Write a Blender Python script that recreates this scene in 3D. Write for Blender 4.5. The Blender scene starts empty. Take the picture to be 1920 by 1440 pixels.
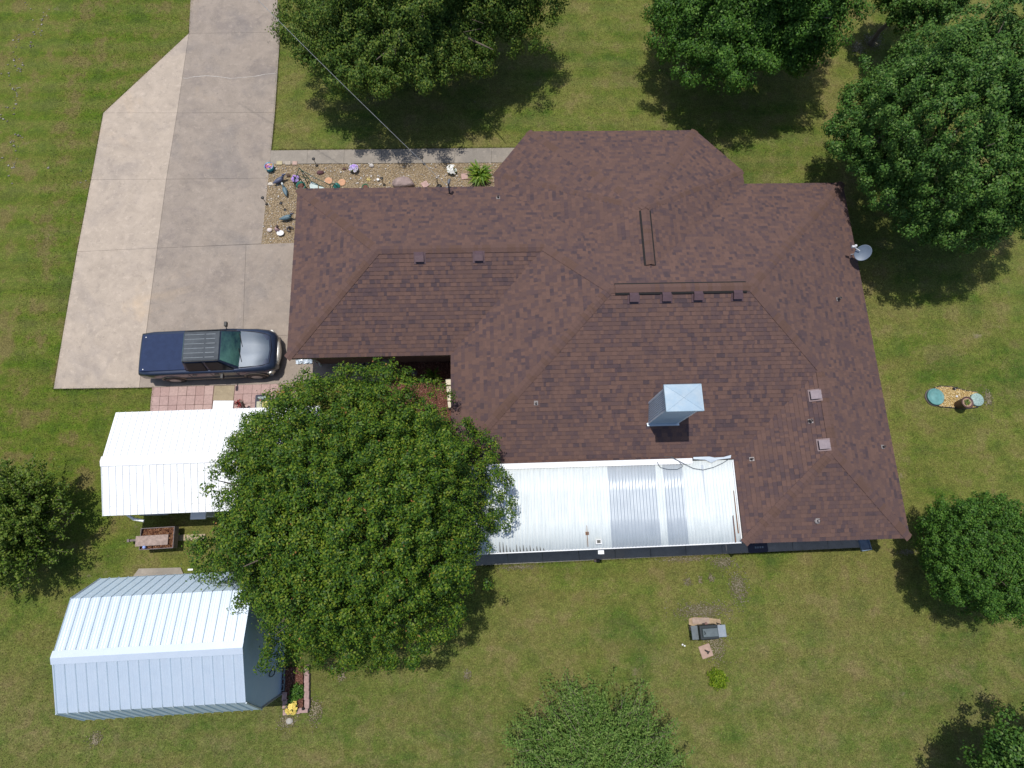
import bpy, math, random
import numpy as np
from mathutils import Vector, Matrix
# ------------------------------------------------------------------ camera, sky, sun
scene = bpy.context.scene
COL = scene.collection
CAM = Matrix(((0.9990952, 0.0224998, -0.0360904), (-0.0308583, 0.9674677, -0.2511055), (0.0292664, 0.2519920, 0.9672867)))
CH, FPX = 23.53, 1137.43
cd = bpy.data.cameras.new('camera'); cam = bpy.data.objects.new('camera', cd); COL.objects.link(cam)
cam.matrix_world = Matrix.Translation((0, 0, CH)) @ CAM.to_4x4()
cd.sensor_width = 36; cd.lens = 36 * FPX / 1920; cd.clip_end = 3000; cd.clip_start = .1
scene.camera = cam
scene.view_settings.view_transform = 'Standard'; scene.view_settings.look = 'None'
scene.view_settings.exposure = -0.03; scene.view_settings.gamma = 1
SUN = Vector((.125, -.185, -1)).normalized()
w = bpy.data.worlds.new('World'); scene.world = w; w.use_nodes = True
nt = w.node_tree; bg = nt.nodes['Background']; sky = nt.nodes.new('ShaderNodeTexSky')
sky.sky_type = 'NISHITA'; sky.sun_disc = False
sky.sun_elevation = math.asin(-SUN.z); sky.sun_rotation = math.atan2(-SUN.x, -SUN.y)
sky.air_density = 1.0; sky.dust_density = 1.2
nt.links.new(sky.outputs[0], bg.inputs[0]); bg.inputs[1].default_value = 0.13
sd = bpy.data.lights.new('sun', 'SUN'); sd.energy = 4.0; sd.angle = math.radians(.53); sd.color = (1, .955, .89)
sun = bpy.data.objects.new('sun', sd); COL.objects.link(sun); sun.rotation_euler = SUN.to_track_quat('-Z', 'Y').to_euler()
sun.location = (0, 0, 40)
try:
    scene.cycles.max_bounces = 6; scene.cycles.transparent_max_bounces = 8
except Exception: pass

def G(u, v, z=0.0):
    """point of the site at height z that the survey picture shows at (u, v)"""
    d = CAM @ Vector(((u - 960) / FPX, (720 - v) / FPX, -1)); t = (z - CH) / d.z
    return Vector((d.x * t, d.y * t, z))

# ------------------------------------------------------------------ materials
def lin(c):
    return tuple(((x / 255 / 12.92) if x / 255 <= .04045 else ((x / 255 + .055) / 1.055) ** 2.4) for x in c) + (1,)
class N:
    def __init__(s, name):
        s.m = bpy.data.materials.new(name); s.m.use_nodes = True; s.t = s.m.node_tree; s.b = s.t.nodes['Principled BSDF']
        s.o = s.t.nodes['Material Output']
    def n(s, k, **kw):
        x = s.t.nodes.new(k)
        for a, b in kw.items(): setattr(x, a, b)
        return x
    def l(s, a, b): s.t.links.new(a, b)
    def pos(s): return s.n('ShaderNodeNewGeometry').outputs['Position']
    def noise(s, sc, det=4, rough=.6, vec=None, dist=0):
        x = s.n('ShaderNodeTexNoise'); x.inputs['Scale'].default_value = sc; x.inputs['Detail'].default_value = det
        x.inputs['Roughness'].default_value = rough; x.inputs['Distortion'].default_value = dist
        s.l(vec if vec is not None else s.pos(), x.inputs['Vector']); return x.outputs[0]
    def ramp(s, fac, stops, interp='LINEAR'):
        r = s.n('ShaderNodeValToRGB'); cr = r.color_ramp; cr.interpolation = interp
        while len(cr.elements) < len(stops): cr.elements.new(.5)
        for e, (p, c) in zip(cr.elements, stops):
            e.position = p; e.color = c if len(c) == 4 else tuple(c) + (1,)
        s.l(fac, r.inputs[0]); return r.outputs[0]
    def mix(s, fac, a, b, mode='MIX'):
        x = s.n('ShaderNodeMix', data_type='RGBA', blend_type=mode); x.clamp_factor = True
        if isinstance(fac, (int, float)): x.inputs[0].default_value = fac
        else: s.l(fac, x.inputs[0])
        for i, c in ((6, a), (7, b)):
            if isinstance(c, tuple): x.inputs[i].default_value = c if len(c) == 4 else c + (1,)
            else: s.l(c, x.inputs[i])
        return x.outputs[2]
    def math(s, op, a, b=0.0, c=None):
        x = s.n('ShaderNodeMath', operation=op)
        for i, v in enumerate((a, b) if c is None else (a, b, c)):
            if isinstance(v, (int, float)): x.inputs[i].default_value = v
            else: s.l(v, x.inputs[i])
        return x.outputs[0]
    def bump(s, h, st=.3, d=.01):
        x = s.n('ShaderNodeBump'); x.inputs['Strength'].default_value = st; x.inputs['Distance'].default_value = d
        s.l(h, x.inputs['Height']); s.l(x.outputs[0], s.b.inputs['Normal'])
    def fin(s, col=None, rough=.8, metal=0, spec=None, coat=None):
        if col is not None:
            if isinstance(col, tuple): s.b.inputs['Base Color'].default_value = col if len(col) == 4 else col + (1,)
            else: s.l(col, s.b.inputs['Base Color'])
        s.b.inputs['Roughness'].default_value = rough; s.b.inputs['Metallic'].default_value = metal
        if spec is not None: s.b.inputs['Specular IOR Level'].default_value = spec
        if coat: s.b.inputs['Coat Weight'].default_value = coat; s.b.inputs['Coat Roughness'].default_value = .04
        return s.m
_mc = {}
def MAT(name, col, rough=.7, metal=0, var=.18, sc=9, spec=None, coat=None):
    """worn single-colour material; col is linear albedo"""
    if name in _mc: return _mc[name]
    a = N(name); f = a.noise(sc, 5, .65)
    dark = tuple(c * (1 - var) for c in col[:3]); lite = tuple(min(1, c * (1 + var)) for c in col[:3])
    m = a.fin(a.ramp(f, [(.3, dark), (.7, lite)]), rough, metal, spec, coat); _mc[name] = m; return m

# lawn ---------------------------------------------------------------
def grass_colour(a, blades=False):
    p = a.pos()
    sep = a.n('ShaderNodeSeparateXYZ'); a.l(p, sep.inputs[0])
    big = a.noise(.22, 4, .6, dist=.6); mid = a.noise(.9, 5, .65); sm = a.noise(5, 5, .7); fine = a.noise(38, 3, .75)
    cold = a.noise(.5, 3, .5, vec=None, dist=.3)
    green = (.084, .134, .018); yel = (.146, .168, .036); brown = (.205, .170, .072); deep = (.060, .104, .020)
    c = a.ramp(mid, [(.36, deep), (.44, green), (.50, yel), (.54, yel), (.61, brown)])
    c2 = a.ramp(big, [(.39, deep), (.45, green), (.51, yel), (.60, (.175, .160, .052))])
    c = a.mix(.5, c, c2)
    # greener towards the west, drier towards the south
    west = a.math('SMOOTH_MIN', a.math('MAXIMUM', a.math('MULTIPLY', a.math('ADD', sep.outputs[0], 10.5), -.16), 0), .85, .1)
    west = a.math('MULTIPLY', west, a.math('GREATER_THAN', sep.outputs[1], -30))
    wn = a.math('MULTIPLY', west, a.ramp(sep.outputs[1], [(0, (.25,) * 3), (1, (1,) * 3)]))
    c = a.mix(wn, c, a.ramp(mid, [(.38, (.064, .108, .014)), (.46, (.084, .138, .012)), (.53, (.112, .144, .020)), (.60, (.150, .130, .044))]))
    south = a.math('MULTIPLY', a.math('MULTIPLY', a.math('ADD', sep.outputs[1], .5), -.12), a.math('LESS_THAN', sep.outputs[0], 30))
    south = a.math('MINIMUM', a.math('MAXIMUM', south, 0), .6)
    c = a.mix(a.math('MULTIPLY', south, .65), c, a.ramp(a.noise(1.5, 6, .7, dist=.8), [(.38, (.070, .112, .028)), (.46, (.120, .145, .044)), (.54, (.170, .160, .068)), (.62, (.220, .170, .095))]))
    # mowing streaks running east-west in the north lawn
    mp = a.n('ShaderNodeMapping'); mp.inputs['Scale'].default_value = (.16, 1.5, 1); a.l(p, mp.inputs[0])
    st = a.noise(1.3, 3, .6, vec=mp.outputs[0])
    c = a.mix(a.math('MULTIPLY', a.ramp(st, [(.40, (0, 0, 0)), (.66, (1, 1, 1))]), .38), c, (.145, .125, .040))
    wv = a.n('ShaderNodeTexWave', wave_type='BANDS', bands_direction='Y', wave_profile='SIN'); a.l(p, wv.inputs['Vector']); wv.inputs['Scale'].default_value = .30; wv.inputs['Distortion'].default_value = 1.2; wv.inputs['Detail'].default_value = 2; wv.inputs['Detail Scale'].default_value = .6
    c = a.mix(a.math('MULTIPLY', a.math('MULTIPLY', wv.outputs[1], a.math('GREATER_THAN', a.math('ADD', sep.outputs[1], a.math('MULTIPLY', big, 8)), 12)), .20), c, (.210, .190, .075))
    c = a.mix(.55, c, a.ramp(sm, [(.25, (.25,) * 3), (.5, (.5,) * 3), (.75, (.78,) * 3)]), 'OVERLAY')
    c = a.mix(.75, c, a.ramp(fine, [(.28, (.16,) * 3), (.5, (.52,) * 3), (.72, (.88,) * 3)]), 'OVERLAY')
    grit = a.noise(17, 2, .6); c = a.mix(.5, c, a.ramp(grit, [(.32, (.22,) * 3), (.5, (.5,) * 3), (.68, (.8,) * 3)]), 'OVERLAY')
    return c, fine, sm, mid
def lawn_mat():
    a = N('lawn'); c, fine, sm, mid = grass_colour(a)
    # bare soil spots
    bare = a.noise(.8, 6, .72, dist=.4)
    c = a.mix(a.ramp(bare, [(.66, (0, 0, 0)), (.74, (.8, .8, .8))]), c, a.mix(fine, (.16, .12, .07), (.34, .29, .21)))
    a.bump(a.math('ADD', fine, sm), .9, .05)
    return a.fin(c, .95, spec=.1)
def blade_mat():
    a = N('grass_blades'); c, *_ = grass_colour(a)
    r = a.n('ShaderNodeNewGeometry').outputs['Random Per Island']
    c = a.mix(.8, c, a.ramp(r, [(0, (.18,) * 3), (.5, (.52,) * 3), (.9, (.72,) * 3), (1, (.92,) * 3)]), 'OVERLAY')
    c = a.mix(a.ramp(r, [(.90, (0, 0, 0)), (.93, (1, 1, 1))]), c, (.24, .20, .09))
    return a.fin(c, .7, spec=.2)
M_LAWN = lawn_mat(); M_BLADE = blade_mat()

def concrete(name, light, dark, stain=.5, warm=(.40, .31, .22)):
    a = N(name)
    big = a.noise(.33, 5, .62, dist=.5); mid = a.noise(1.6, 6, .7, dist=.6); fine = a.noise(60, 3, .7); br = a.noise(7, 5, .7)
    c = a.ramp(big, [(.30, dark), (.47, light), (.60, light), (.72, tuple(.5 * x + .5 * y for x, y in zip(light, warm)))])
    mp = a.n('ShaderNodeMapping'); mp.inputs['Scale'].default_value = (.6, .9, 1); mp.inputs['Rotation'].default_value = (0, 0, .1); a.l(a.pos(), mp.inputs[0])
    st = a.noise(.7, 6, .74, vec=mp.outputs[0], dist=.3)
    c = a.mix(a.math('MULTIPLY', a.ramp(st, [(.52, (0, 0, 0)), (.70, (.8, .8, .8))]), stain), c, tuple(x * .52 for x in dark[:2]) + (dark[2] * .62,))
    c = a.mix(.35, c, a.ramp(mid, [(.3, (.32,) * 3), (.7, (.68,) * 3)]), 'OVERLAY')
    c = a.mix(.35, c, a.ramp(fine, [(.3, (.3,) * 3), (.7, (.7,) * 3)]), 'OVERLAY')
    sp2 = a.noise(9, 3, .5); c = a.mix(a.math('MULTIPLY', a.ramp(sp2, [(.68, (0, 0, 0)), (.72, (1, 1, 1))]), .4), c, tuple(x * .5 for x in dark)); sp3 = a.noise(4.5, 6, .75); c = a.mix(a.math('MULTIPLY', a.ramp(sp3, [(.56, (0, 0, 0)), (.64, (1, 1, 1))]), .45), c, tuple(min(1, x * 1.35) for x in light)); sp3 = a.noise(3.3, 6, .75); c = a.mix(a.math('MULTIPLY', a.ramp(sp3, [(.55, (0, 0, 0)), (.66, (1, 1, 1))]), .4), c, tuple(x * .75 for x in dark))
    sp = a.noise(2.6, 2, .5, dist=2.5)
    c = a.mix(a.math('MULTIPLY', a.ramp(sp, [(.485, (0, 0, 0)), (.5, (1, 1, 1)), (.515, (0, 0, 0))]), a.math('MULTIPLY', stain, .35)), c, tuple(min(1, x * 1.5) for x in light))
    a.bump(a.math('ADD', fine, br), .25, .01)
    return a.fin(c, .9, spec=.25)
M_CON = concrete('concrete_main', (.285, .240, .200), (.222, .195, .175), .45)
M_CON_OLD = concrete('concrete_widening', (.40, .335, .272), (.305, .262, .228), .25, (.50, .38, .26))
M_WALK = concrete('concrete_walk', (.27, .238, .20), (.215, .195, .17), .2)
M_STEP = concrete('concrete_tan', (.34, .28, .19), (.27, .22, .15), .15)
M_JOINT = MAT('joint_dirt', (.11, .09, .07), .95)
M_WHITE = MAT('white_paint', (.78, .79, .80), .45, var=.04)
M_CRACK = MAT('crack_filler', (.52, .50, .47), .8)

# shingles -----------------------------------------------------------
def shingle_mat(cap=False):
    a = N('shingle_cap' if cap else 'shingle'); uv = a.n('ShaderNodeUVMap', uv_map='tab').outputs[0]
    s = a.n('ShaderNodeSeparateXYZ'); a.l(uv, s.inputs[0])
    B1, B2, B3, P1, P2 = (.134, .078, .063), (.119, .070, .058), (.103, .062, .055), (.091, .057, .056), (.075, .049, .053)
    if cap: stops = [(0, B2), (.3, (.108, .062, .047)), (.6, B2), (.8, B3), (.92, P1)]
    else: stops = [(0, B1), (.16, B2), (.34, (.118, .070, .058)), (.48, B3), (.62, (.096, .060, .057)), (.74, P1), (.86, P2), (.95, (.060, .042, .048))]
    big = a.noise(1.1, 3, .6)
    f = a.math('ADD', s.outputs[0], a.math('MULTIPLY', a.math('SUBTRACT', big, .5), .5))
    c = a.ramp(f, stops, 'CONSTANT')
    wash = a.noise(.35, 3, .5)
    c = a.mix(a.math('MULTIPLY', wash, .35), c, (.080, .053, .049))
    gr = a.noise(160, 2, .8); c = a.mix(.55, c, a.ramp(gr, [(.2, (.2,) * 3), (.8, (.8,) * 3)]), 'OVERLAY')
    a.bump(gr, .5, .004)
    return a.fin(c, .92, spec=.28)
M_SH = shingle_mat(); M_CAP = shingle_mat(True)
M_BUTT = MAT('shingle_edge', (.022, .015, .014), .95)
M_DARK = MAT('black_gap', (.010, .009, .009), .9)

# metal sheets -------------------------------------------------------
def sheet(name, col, dirt_or_glare=(.45, .47, .47), rough=.38, metal=0, amt=.35, streak=(9, .5, 9)):
    a = N(name); mp = a.n('ShaderNodeMapping'); mp.inputs['Scale'].default_value = streak; a.l(a.pos(), mp.inputs[0])
    f = a.noise(1, 6, .7, vec=mp.outputs[0]); g = a.noise(2.2, 5, .6)
    c = a.mix(a.math('MULTIPLY', a.ramp(f, [(.42, (0, 0, 0)), (.75, (1, 1, 1))]), amt), col, dirt_or_glare)
    c = a.mix(.12, c, a.ramp(g, [(.3, (.25,) * 3), (.7, (.75,) * 3)]), 'OVERLAY')
    return a.fin(c, rough, metal)
M_WROOF = sheet('white_roof_sheet', (.80, .82, .83), amt=.15)
M_GALV = sheet('painted_barn_sheet', (.64, .73, .81), (.54, .61, .69), .30, .45, .35)
M_GALV_SIDE = sheet('steep_barn_sheet', (.60, .72, .82), (.48, .57, .62), .40, .12, .35)  # steep lower slopes: slightly bluer, less metallic sheet
M_PATIO_W = sheet('patio_sheet_white', (.66, .71, .71), (.44, .49, .50), .42, .0, .6, (10, .35, 10))
M_PATIO_G = sheet('patio_sheet_galvanised', (.50, .55, .59), (.40, .45, .49), .36, .25, .6, (10, .35, 10))
M_GALVBOX = sheet('galvanised_steel', (.50, .57, .63), (.36, .42, .48), .38, .45, .5, (2, 2, 2))
M_SIDING = MAT('blue_grey_siding', (.20, .27, .35), .5, var=.08)
M_BRICK = MAT('wall_brick', (.20, .11, .08), .9)
M_FASCIA = MAT('fascia_brown', (.10, .065, .05), .6)
M_RUST = MAT('rust', (.16, .07, .03), .9, var=.5, sc=20)

# ------------------------------------------------------------------ mesh building
ORG = {}
class MB:
    def __init__(s): s.v = []; s.f = []; s.m = []; s.t = []
    def face(s, pts, m=0, tab=0.0):
        i = len(s.v); s.v += [tuple(p) for p in pts]; s.f.append(tuple(range(i, i + len(pts)))); s.m.append(m); s.t.append(tab); return s
    def box(s, x0, x1, y0, y1, z0, z1, m=0, T=None, taper=0.0):
        c = [(x0, y0, z0), (x1, y0, z0), (x1, y1, z0), (x0, y1, z0), (x0 + taper, y0 + taper, z1), (x1 - taper, y0 + taper, z1), (x1 - taper, y1 - taper, z1), (x0 + taper, y1 - taper, z1)]
        if T is not None: c = [T @ Vector(p) for p in c]
        i = len(s.v); s.v += [tuple(p) for p in c]
        for q in ((3, 2, 1, 0), (4, 5, 6, 7), (0, 1, 5, 4), (1, 2, 6, 5), (2, 3, 7, 6), (3, 0, 4, 7)):
            s.f.append(tuple(i + k for k in q)); s.m.append(m); s.t.append(0)
        return s
    def prism(s, poly, z0, z1, m=0, mside=None):
        n = len(poly); ar = sum(poly[k][0] * poly[(k + 1) % n][1] - poly[(k + 1) % n][0] * poly[k][1] for k in range(n))
        if ar < 0: poly = poly[::-1]
        i = len(s.v); s.v += [(p[0], p[1], z0) for p in poly] + [(p[0], p[1], z1) for p in poly]
        s.f.append(tuple(i + n + k for k in range(n))); s.m.append(m); s.t.append(0)
        s.f.append(tuple(i + n - 1 - k for k in range(n))); s.m.append(m); s.t.append(0)
        for k in range(n):
            j = (k + 1) % n; s.f.append((i + k, i + j, i + n + j, i + n + k)); s.m.append(m if mside is None else mside); s.t.append(0)
        return s
    def tube(s, pts, r, n=8, m=0, closed=False):
        pts = [Vector(p) for p in pts]; k = len(pts); rs = r if isinstance(r, (list, tuple)) else [r] * k
        i0 = len(s.v); prev = None
        for a, p in enumerate(pts):
            if closed: d = pts[(a + 1) % k] - pts[a - 1]
            else: d = pts[min(a + 1, k - 1)] - pts[max(a - 1, 0)]
            d.normalize()
            up = Vector((0, 0, 1)) if abs(d.z) < .92 else Vector((1, 0, 0))
            x = d.cross(up).normalized(); y = x.cross(d)
            if prev is not None and x.dot(prev) < 0: x = -x; y = -y
            prev = x
            for b in range(n):
                t = 2 * math.pi * b / n; s.v.append(tuple(p + (x * math.cos(t) + y * math.sin(t)) * rs[a]))
        for a in range(k if closed else k - 1):
            for b in range(n):
                c = (b + 1) % n; a2 = (a + 1) % k
                s.f.append((i0 + a * n + b, i0 + a * n + c, i0 + a2 * n + c, i0 + a2 * n + b)); s.m.append(m); s.t.append(0)
        if not closed:
            s.f.append(tuple(i0 + b for b in range(n - 1, -1, -1))); s.f.append(tuple(i0 + (k - 1) * n + b for b in range(n))); s.m += [m, m]; s.t += [0, 0]
        return s
    def lathe(s, prof, c=(0, 0, 0), n=24, m=0, T=None, sx=1, sy=1):
        i0 = len(s.v); k = len(prof)
        for r, z in prof:
            for b in range(n):
                t = 2 * math.pi * b / n; p = Vector((c[0] + r * sx * math.cos(t), c[1] + r * sy * math.sin(t), c[2] + z))
                s.v.append(tuple(T @ p if T is not None else p))
        for a in range(k - 1):
            for b in range(n):
                d = (b + 1) % n; s.f.append((i0 + a * n + b, i0 + a * n + d, i0 + (a + 1) * n + d, i0 + (a + 1) * n + b)); s.m.append(m); s.t.append(0)
        s.f.append(tuple(i0 + (k - 1) * n + b for b in range(n))); s.m.append(m); s.t.append(0)
        s.f.append(tuple(i0 + b for b in range(n - 1, -1, -1))); s.m.append(m); s.t.append(0)
        return s
    def blob(s, c, r, seed=0, m=0, rough=.25, n=2, flat=.0):
        """irregular stone / lump"""
        rnd = random.Random(seed); import bmesh
        bm = bmesh.new(); bmesh.ops.create_icosphere(bm, subdivisions=n, radius=1)
        dirs = [(Vector((rnd.gauss(0, 1), rnd.gauss(0, 1), rnd.gauss(0, 1))).normalized(), rnd.uniform(-rough, rough)) for _ in range(9)]
        i0 = len(s.v)
        for v in bm.verts:
            k = 1 + sum(a * max(0, v.co.dot(d)) ** 3 for d, a in dirs)
            z = v.co.z * k
            if flat: z = max(-flat, min(flat, z)) if z > 0 else z
            s.v.append((c[0] + v.co.x * k * r[0], c[1] + v.co.y * k * r[1], c[2] + z * r[2]))
        for f in bm.faces: s.f.append(tuple(i0 + v.index for v in f.verts)); s.m.append(m); s.t.append(0)
        bm.free(); return s
    def build(s, name, mats, parent=None, smooth=False, org=None, bevel=0):
        if not isinstance(mats, (list, tuple)): mats = [mats]
        o0 = Vector(org) if org is not None else (ORG.get(parent.name, Vector((0, 0, 0))) if parent else Vector((0, 0, 0)))
        me = bpy.data.meshes.new(name)
        me.from_pydata([tuple(Vector(p) - o0) for p in s.v], [], s.f)
        for mt in mats: me.materials.append(mt)
        me.polygons.foreach_set('material_index', s.m)
        if any(s.t):
            uv = me.uv_layers.new(name='tab'); dat = []
            for f, t in zip(s.f, s.t): dat += [t, 0.0] * len(f)
            uv.data.foreach_set('uv', dat)
        if smooth: me.polygons.foreach_set('use_smooth', [True] * len(s.f))
        me.update()
        o = bpy.data.objects.new(name, me); COL.objects.link(o)
        if bevel:
            b = o.modifiers.new('bevel', 'BEVEL'); b.width = bevel; b.segments = 2; b.limit_method = 'ANGLE'; b.angle_limit = .6
        if parent: o.parent = parent; ORG[o.name] = o0
        else: o.location = o0; ORG[o.name] = o0
        return o
def tag(o, label=None, cat=None, group=None, kind=None):
    if label: o['label'] = label
    if cat: o['category'] = cat
    if group: o['group'] = group
    if kind: o['kind'] = kind
    return o
def thing(name, loc, label, cat, group=None):
    o = bpy.data.objects.new(name, None); COL.objects.link(o); o.location = loc; o.empty_display_size = .3
    ORG[o.name] = Vector(loc); return tag(o, label, cat, group)
def struct(o): o['kind'] = 'structure'; return o
def copy_tree(o, parent=None):
    c = o.copy(); COL.objects.link(c); ORG[c.name] = ORG.get(o.name, Vector((0, 0, 0)))
    if parent: c.parent = parent
    for ch in [x for x in COL.objects if x.parent == o]: copy_tree(ch, c)
    return c
def arrays_mesh(name, V, F, mat, parent=None, org=(0, 0, 0), smooth=False):
    """numpy verts (n,3) and faces (m,k)"""
    V = np.asarray(V, dtype=np.float32) - np.asarray(org, dtype=np.float32); k = F.shape[1]
    me = bpy.data.meshes.new(name); me.vertices.add(len(V)); me.vertices.foreach_set('co', V.ravel())
    me.loops.add(F.size); me.loops.foreach_set('vertex_index', F.astype(np.int32).ravel())
    me.polygons.add(len(F)); me.polygons.foreach_set('loop_start', np.arange(0, F.size, k, dtype=np.int32))
    try: me.polygons.foreach_set('loop_total', np.full(len(F), k, dtype=np.int32))
    except Exception: pass
    me.update(calc_edges=True); me.validate()
    for m in (mat if isinstance(mat, (list, tuple)) else [mat]): me.materials.append(m)
    o = bpy.data.objects.new(name, me); COL.objects.link(o)
    if parent: o.parent = parent; ORG[o.name] = Vector(org)
    else: o.location = org
    return o

# ------------------------------------------------------------------ ground
S = 1500
g = MB(); g.face([(-S, -S, 0), (S, -S, 0), (S, S, 0), (-S, S, 0)])
struct(g.build('ground', M_LAWN))

def gp(lst, z=0): return [(G(u, v, z).x, G(u, v, z).y) for u, v in lst]
def shrink(poly, d):
    """inset a convex-ish polygon by d"""
    n = len(poly); ar = sum(poly[k][0] * poly[(k + 1) % n][1] - poly[(k + 1) % n][0] * poly[k][1] for k in range(n))
    P = poly if ar > 0 else poly[::-1]; out = []
    for i in range(n):
        a, b, c = Vector(P[i - 1]), Vector(P[i]), Vector(P[(i + 1) % n])
        e1, e2 = (b - a).normalized(), (c - b).normalized(); n1, n2 = Vector((-e1.y, e1.x)), Vector((-e2.y, e2.x))
        k = (n1 + n2); den = max(.3, 1 + n1.dot(n2)); q = b + k * (d / den); out.append((q.x, q.y))
    return out
def slabs(name, polys, mat, z=.045, gap=.0032):
    m = MB()
    for p in polys: m.prism(shrink(p, gap), -.05, z)
    o = m.build(name, [mat], bevel=.003); return struct(o)
MAINX = [(362, -12), (355, 64), (333, 213), (313, 337), (296, 466), (262, 727)]
main = [[(365, -140), (508, -140), (526, 62), (355, 64)],
        [(355, 64), (526, 62), (516, 212), (333, 213)],
        [(333, 213), (516, 212), (504, 335), (313, 337)],
        [(313, 337), (504, 335), (491, 458), (296, 466)],
        [(296, 466), (462, 459.5), (456, 632), (274, 636)], [(462, 459.5), (575, 455), (575, 628), (456, 632)],
        [(274, 636), (330, 634.5), (320, 725.5), (262, 727.5)], [(330, 634.5), (456, 632), (444, 722.5), (320, 725.5)],
        [(456, 632), (575, 628), (562, 719), (444, 722.5)], [(575, 628), (660, 626), (656, 716.5), (562, 719)], [(660, 626), (720, 625), (718, 715), (656, 716.5)]]
slabs('driveway', [gp(p) for p in main], M_CON)
wide = [[(355, 64), (333, 213), (195, 213)], [(195, 213), (333, 213), (313, 337), (172, 338)],
        [(172, 338), (313, 337), (296, 466), (146, 473)], [(146, 473), (296, 466), (262, 727.5), (102, 729.5)]]
slabs('driveway_widening', [gp(p) for p in wide], M_CON_OLD, z=.049)
jb = MB(); jb.prism(shrink(gp([(363, -120), (508, -120), (526, 62), (491, 458), (575, 455), (562, 719), (102, 729), (195, 213), (355, 64)]), .05), -.04, .018)
struct(jb.build('driveway_base', M_JOINT))
# filled crack across the slab
cr = MB(); pts = [(343, 146), (350, 147), (362, 144), (385, 142), (405, 143), (420, 145), (432, 147), (455, 145), (478, 143), (497, 139), (520, 137)]
P = [G(u, v, .0475) for u, v in pts]
for a, b in zip(P, P[1:]):
    d = (b - a).normalized(); s_ = Vector((-d.y, d.x, 0)) * random.Random(a.x).uniform(.004, .009); cr.face([a - s_, b - s_, b + s_, a + s_])
struct(cr.build('driveway_crack', M_CRACK))
xs = [508, 577, 646, 716, 785, 853, 922, 968]
slabs('sidewalk', [gp([(a, 283 - (a - 508) * .011), (b, 283 - (b - 508) * .011), (b - 1, 308.5 - (b - 508) * .006), (a - 1, 308.5 - (a - 508) * .006)]) for a, b in zip(xs, xs[1:])], M_WALK)
xs = [870, 953, 1018, 1086, 1154, 1220, 1286, 1354, 1420, 1486, 1552, 1622]
slabs('back_walk', [gp([(a, 1060 - (a - 905) * .047), (b, 1060 - (b - 905) * .047), (b - 6, 1000 - (b - 905) * .047), (a - 4, 1000 - (a - 905) * .047)]) for a, b in zip(xs, xs[1:])], concrete('walk_grey', (.27, .26, .235), (.21, .205, .19), .2))
# covered patio slab
m = MB(); m.prism([(-1.3, .45), (8.9, .45), (8.9, 2.9), (-1.3, 2.9)], -.05, .06); struct(m.build('patio_floor', M_WALK))

# pink paver apron
def paver_mat():
    a = N('pink_paver'); r = a.n('ShaderNodeNewGeometry').outputs['Random Per Island']
    c = a.ramp(r, [(0, (.36, .245, .225)), (.4, (.40, .28, .255)), (.7, (.33, .215, .195)), (1, (.43, .31, .28))])
    c = a.mix(.4, c, a.ramp(a.noise(14, 5, .7), [(.3, (.3,) * 3), (.7, (.7,) * 3)]), 'OVERLAY'); return a.fin(c, .9)
M_PAVER = paver_mat()
pv = MB(); rnd = random.Random(4)
for (ua, ub, nc_) in ((286, 401.5, 7), (441.5, 557, 7)):
    for j_ in range(5):
        for i_ in range(nc_):
            va, vb = 726.5 + j_ * 17.4, 726.5 + (j_ + 1) * 17.4; u0, u1 = ua + (ub - ua) * i_ / nc_, ua + (ub - ua) * (i_ + 1) / nc_; sk = -(va - 726) * .09; sl = lambda u: -(u - 286) * .028
            q = gp([(u0 + sk, va + sl(u0)), (u1 + sk, va + sl(u1)), (u1 + sk - 1.5, vb + sl(u1)), (u0 + sk - 1.5, vb + sl(u0))]); pv.prism(shrink(q, rnd.uniform(.003, .009)), -.03, .035 + rnd.uniform(-.003, .004))
struct(pv.build('paver_patio', M_PAVER))
jb = MB(); jb.prism(gp([(286, 727), (557, 719.5), (552, 800), (282, 810)]), -.04, .02); struct(jb.build('paver_base', MAT('paver_joint', (.12, .07, .055), .95)))
m = MB(); m.prism(gp([(403, 724), (441, 723), (438, 751), (400, 751)]), -.04, .04); struct(m.build('path', M_STEP))
m = MB(); m.prism(gp([(400, 751), (438, 751), (434, 785), (396, 785)], .12), 0, .12)
tag(m.build('doorstep', M_WHITE, bevel=.01), 'white painted step poking out from under the white-roofed building', 'step')

# gravel beds --------------------------------------------------------
def inside(poly, X, Y):
    r = np.zeros(len(X), bool); n = len(poly)
    for i in range(n):
        x1, y1 = poly[i]; x2, y2 = poly[(i + 1) % n]
        c = ((y1 > Y) != (y2 > Y)) & (X < (x2 - x1) * (Y - y1) / ((y2 - y1) + 1e-12) + x1); r ^= c
    return r
def random_in(poly, n, rs):
    xs = [p[0] for p in poly]; ys = [p[1] for p in poly]; X = rs.uniform(min(xs), max(xs), n * 6); Y = rs.uniform(min(ys), max(ys), n * 6)
    k = inside(poly, X, Y); return X[k][:n], Y[k][:n]
OCT = np.array([(1, 0, 0), (0, 1, 0), (-1, 0, 0), (0, -1, 0), (0, 0, 1), (0, 0, -1)], float)
OCF = np.array([(0, 1, 4), (1, 2, 4), (2, 3, 4), (3, 0, 4), (1, 0, 5), (2, 1, 5), (3, 2, 5), (0, 3, 5)])
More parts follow.
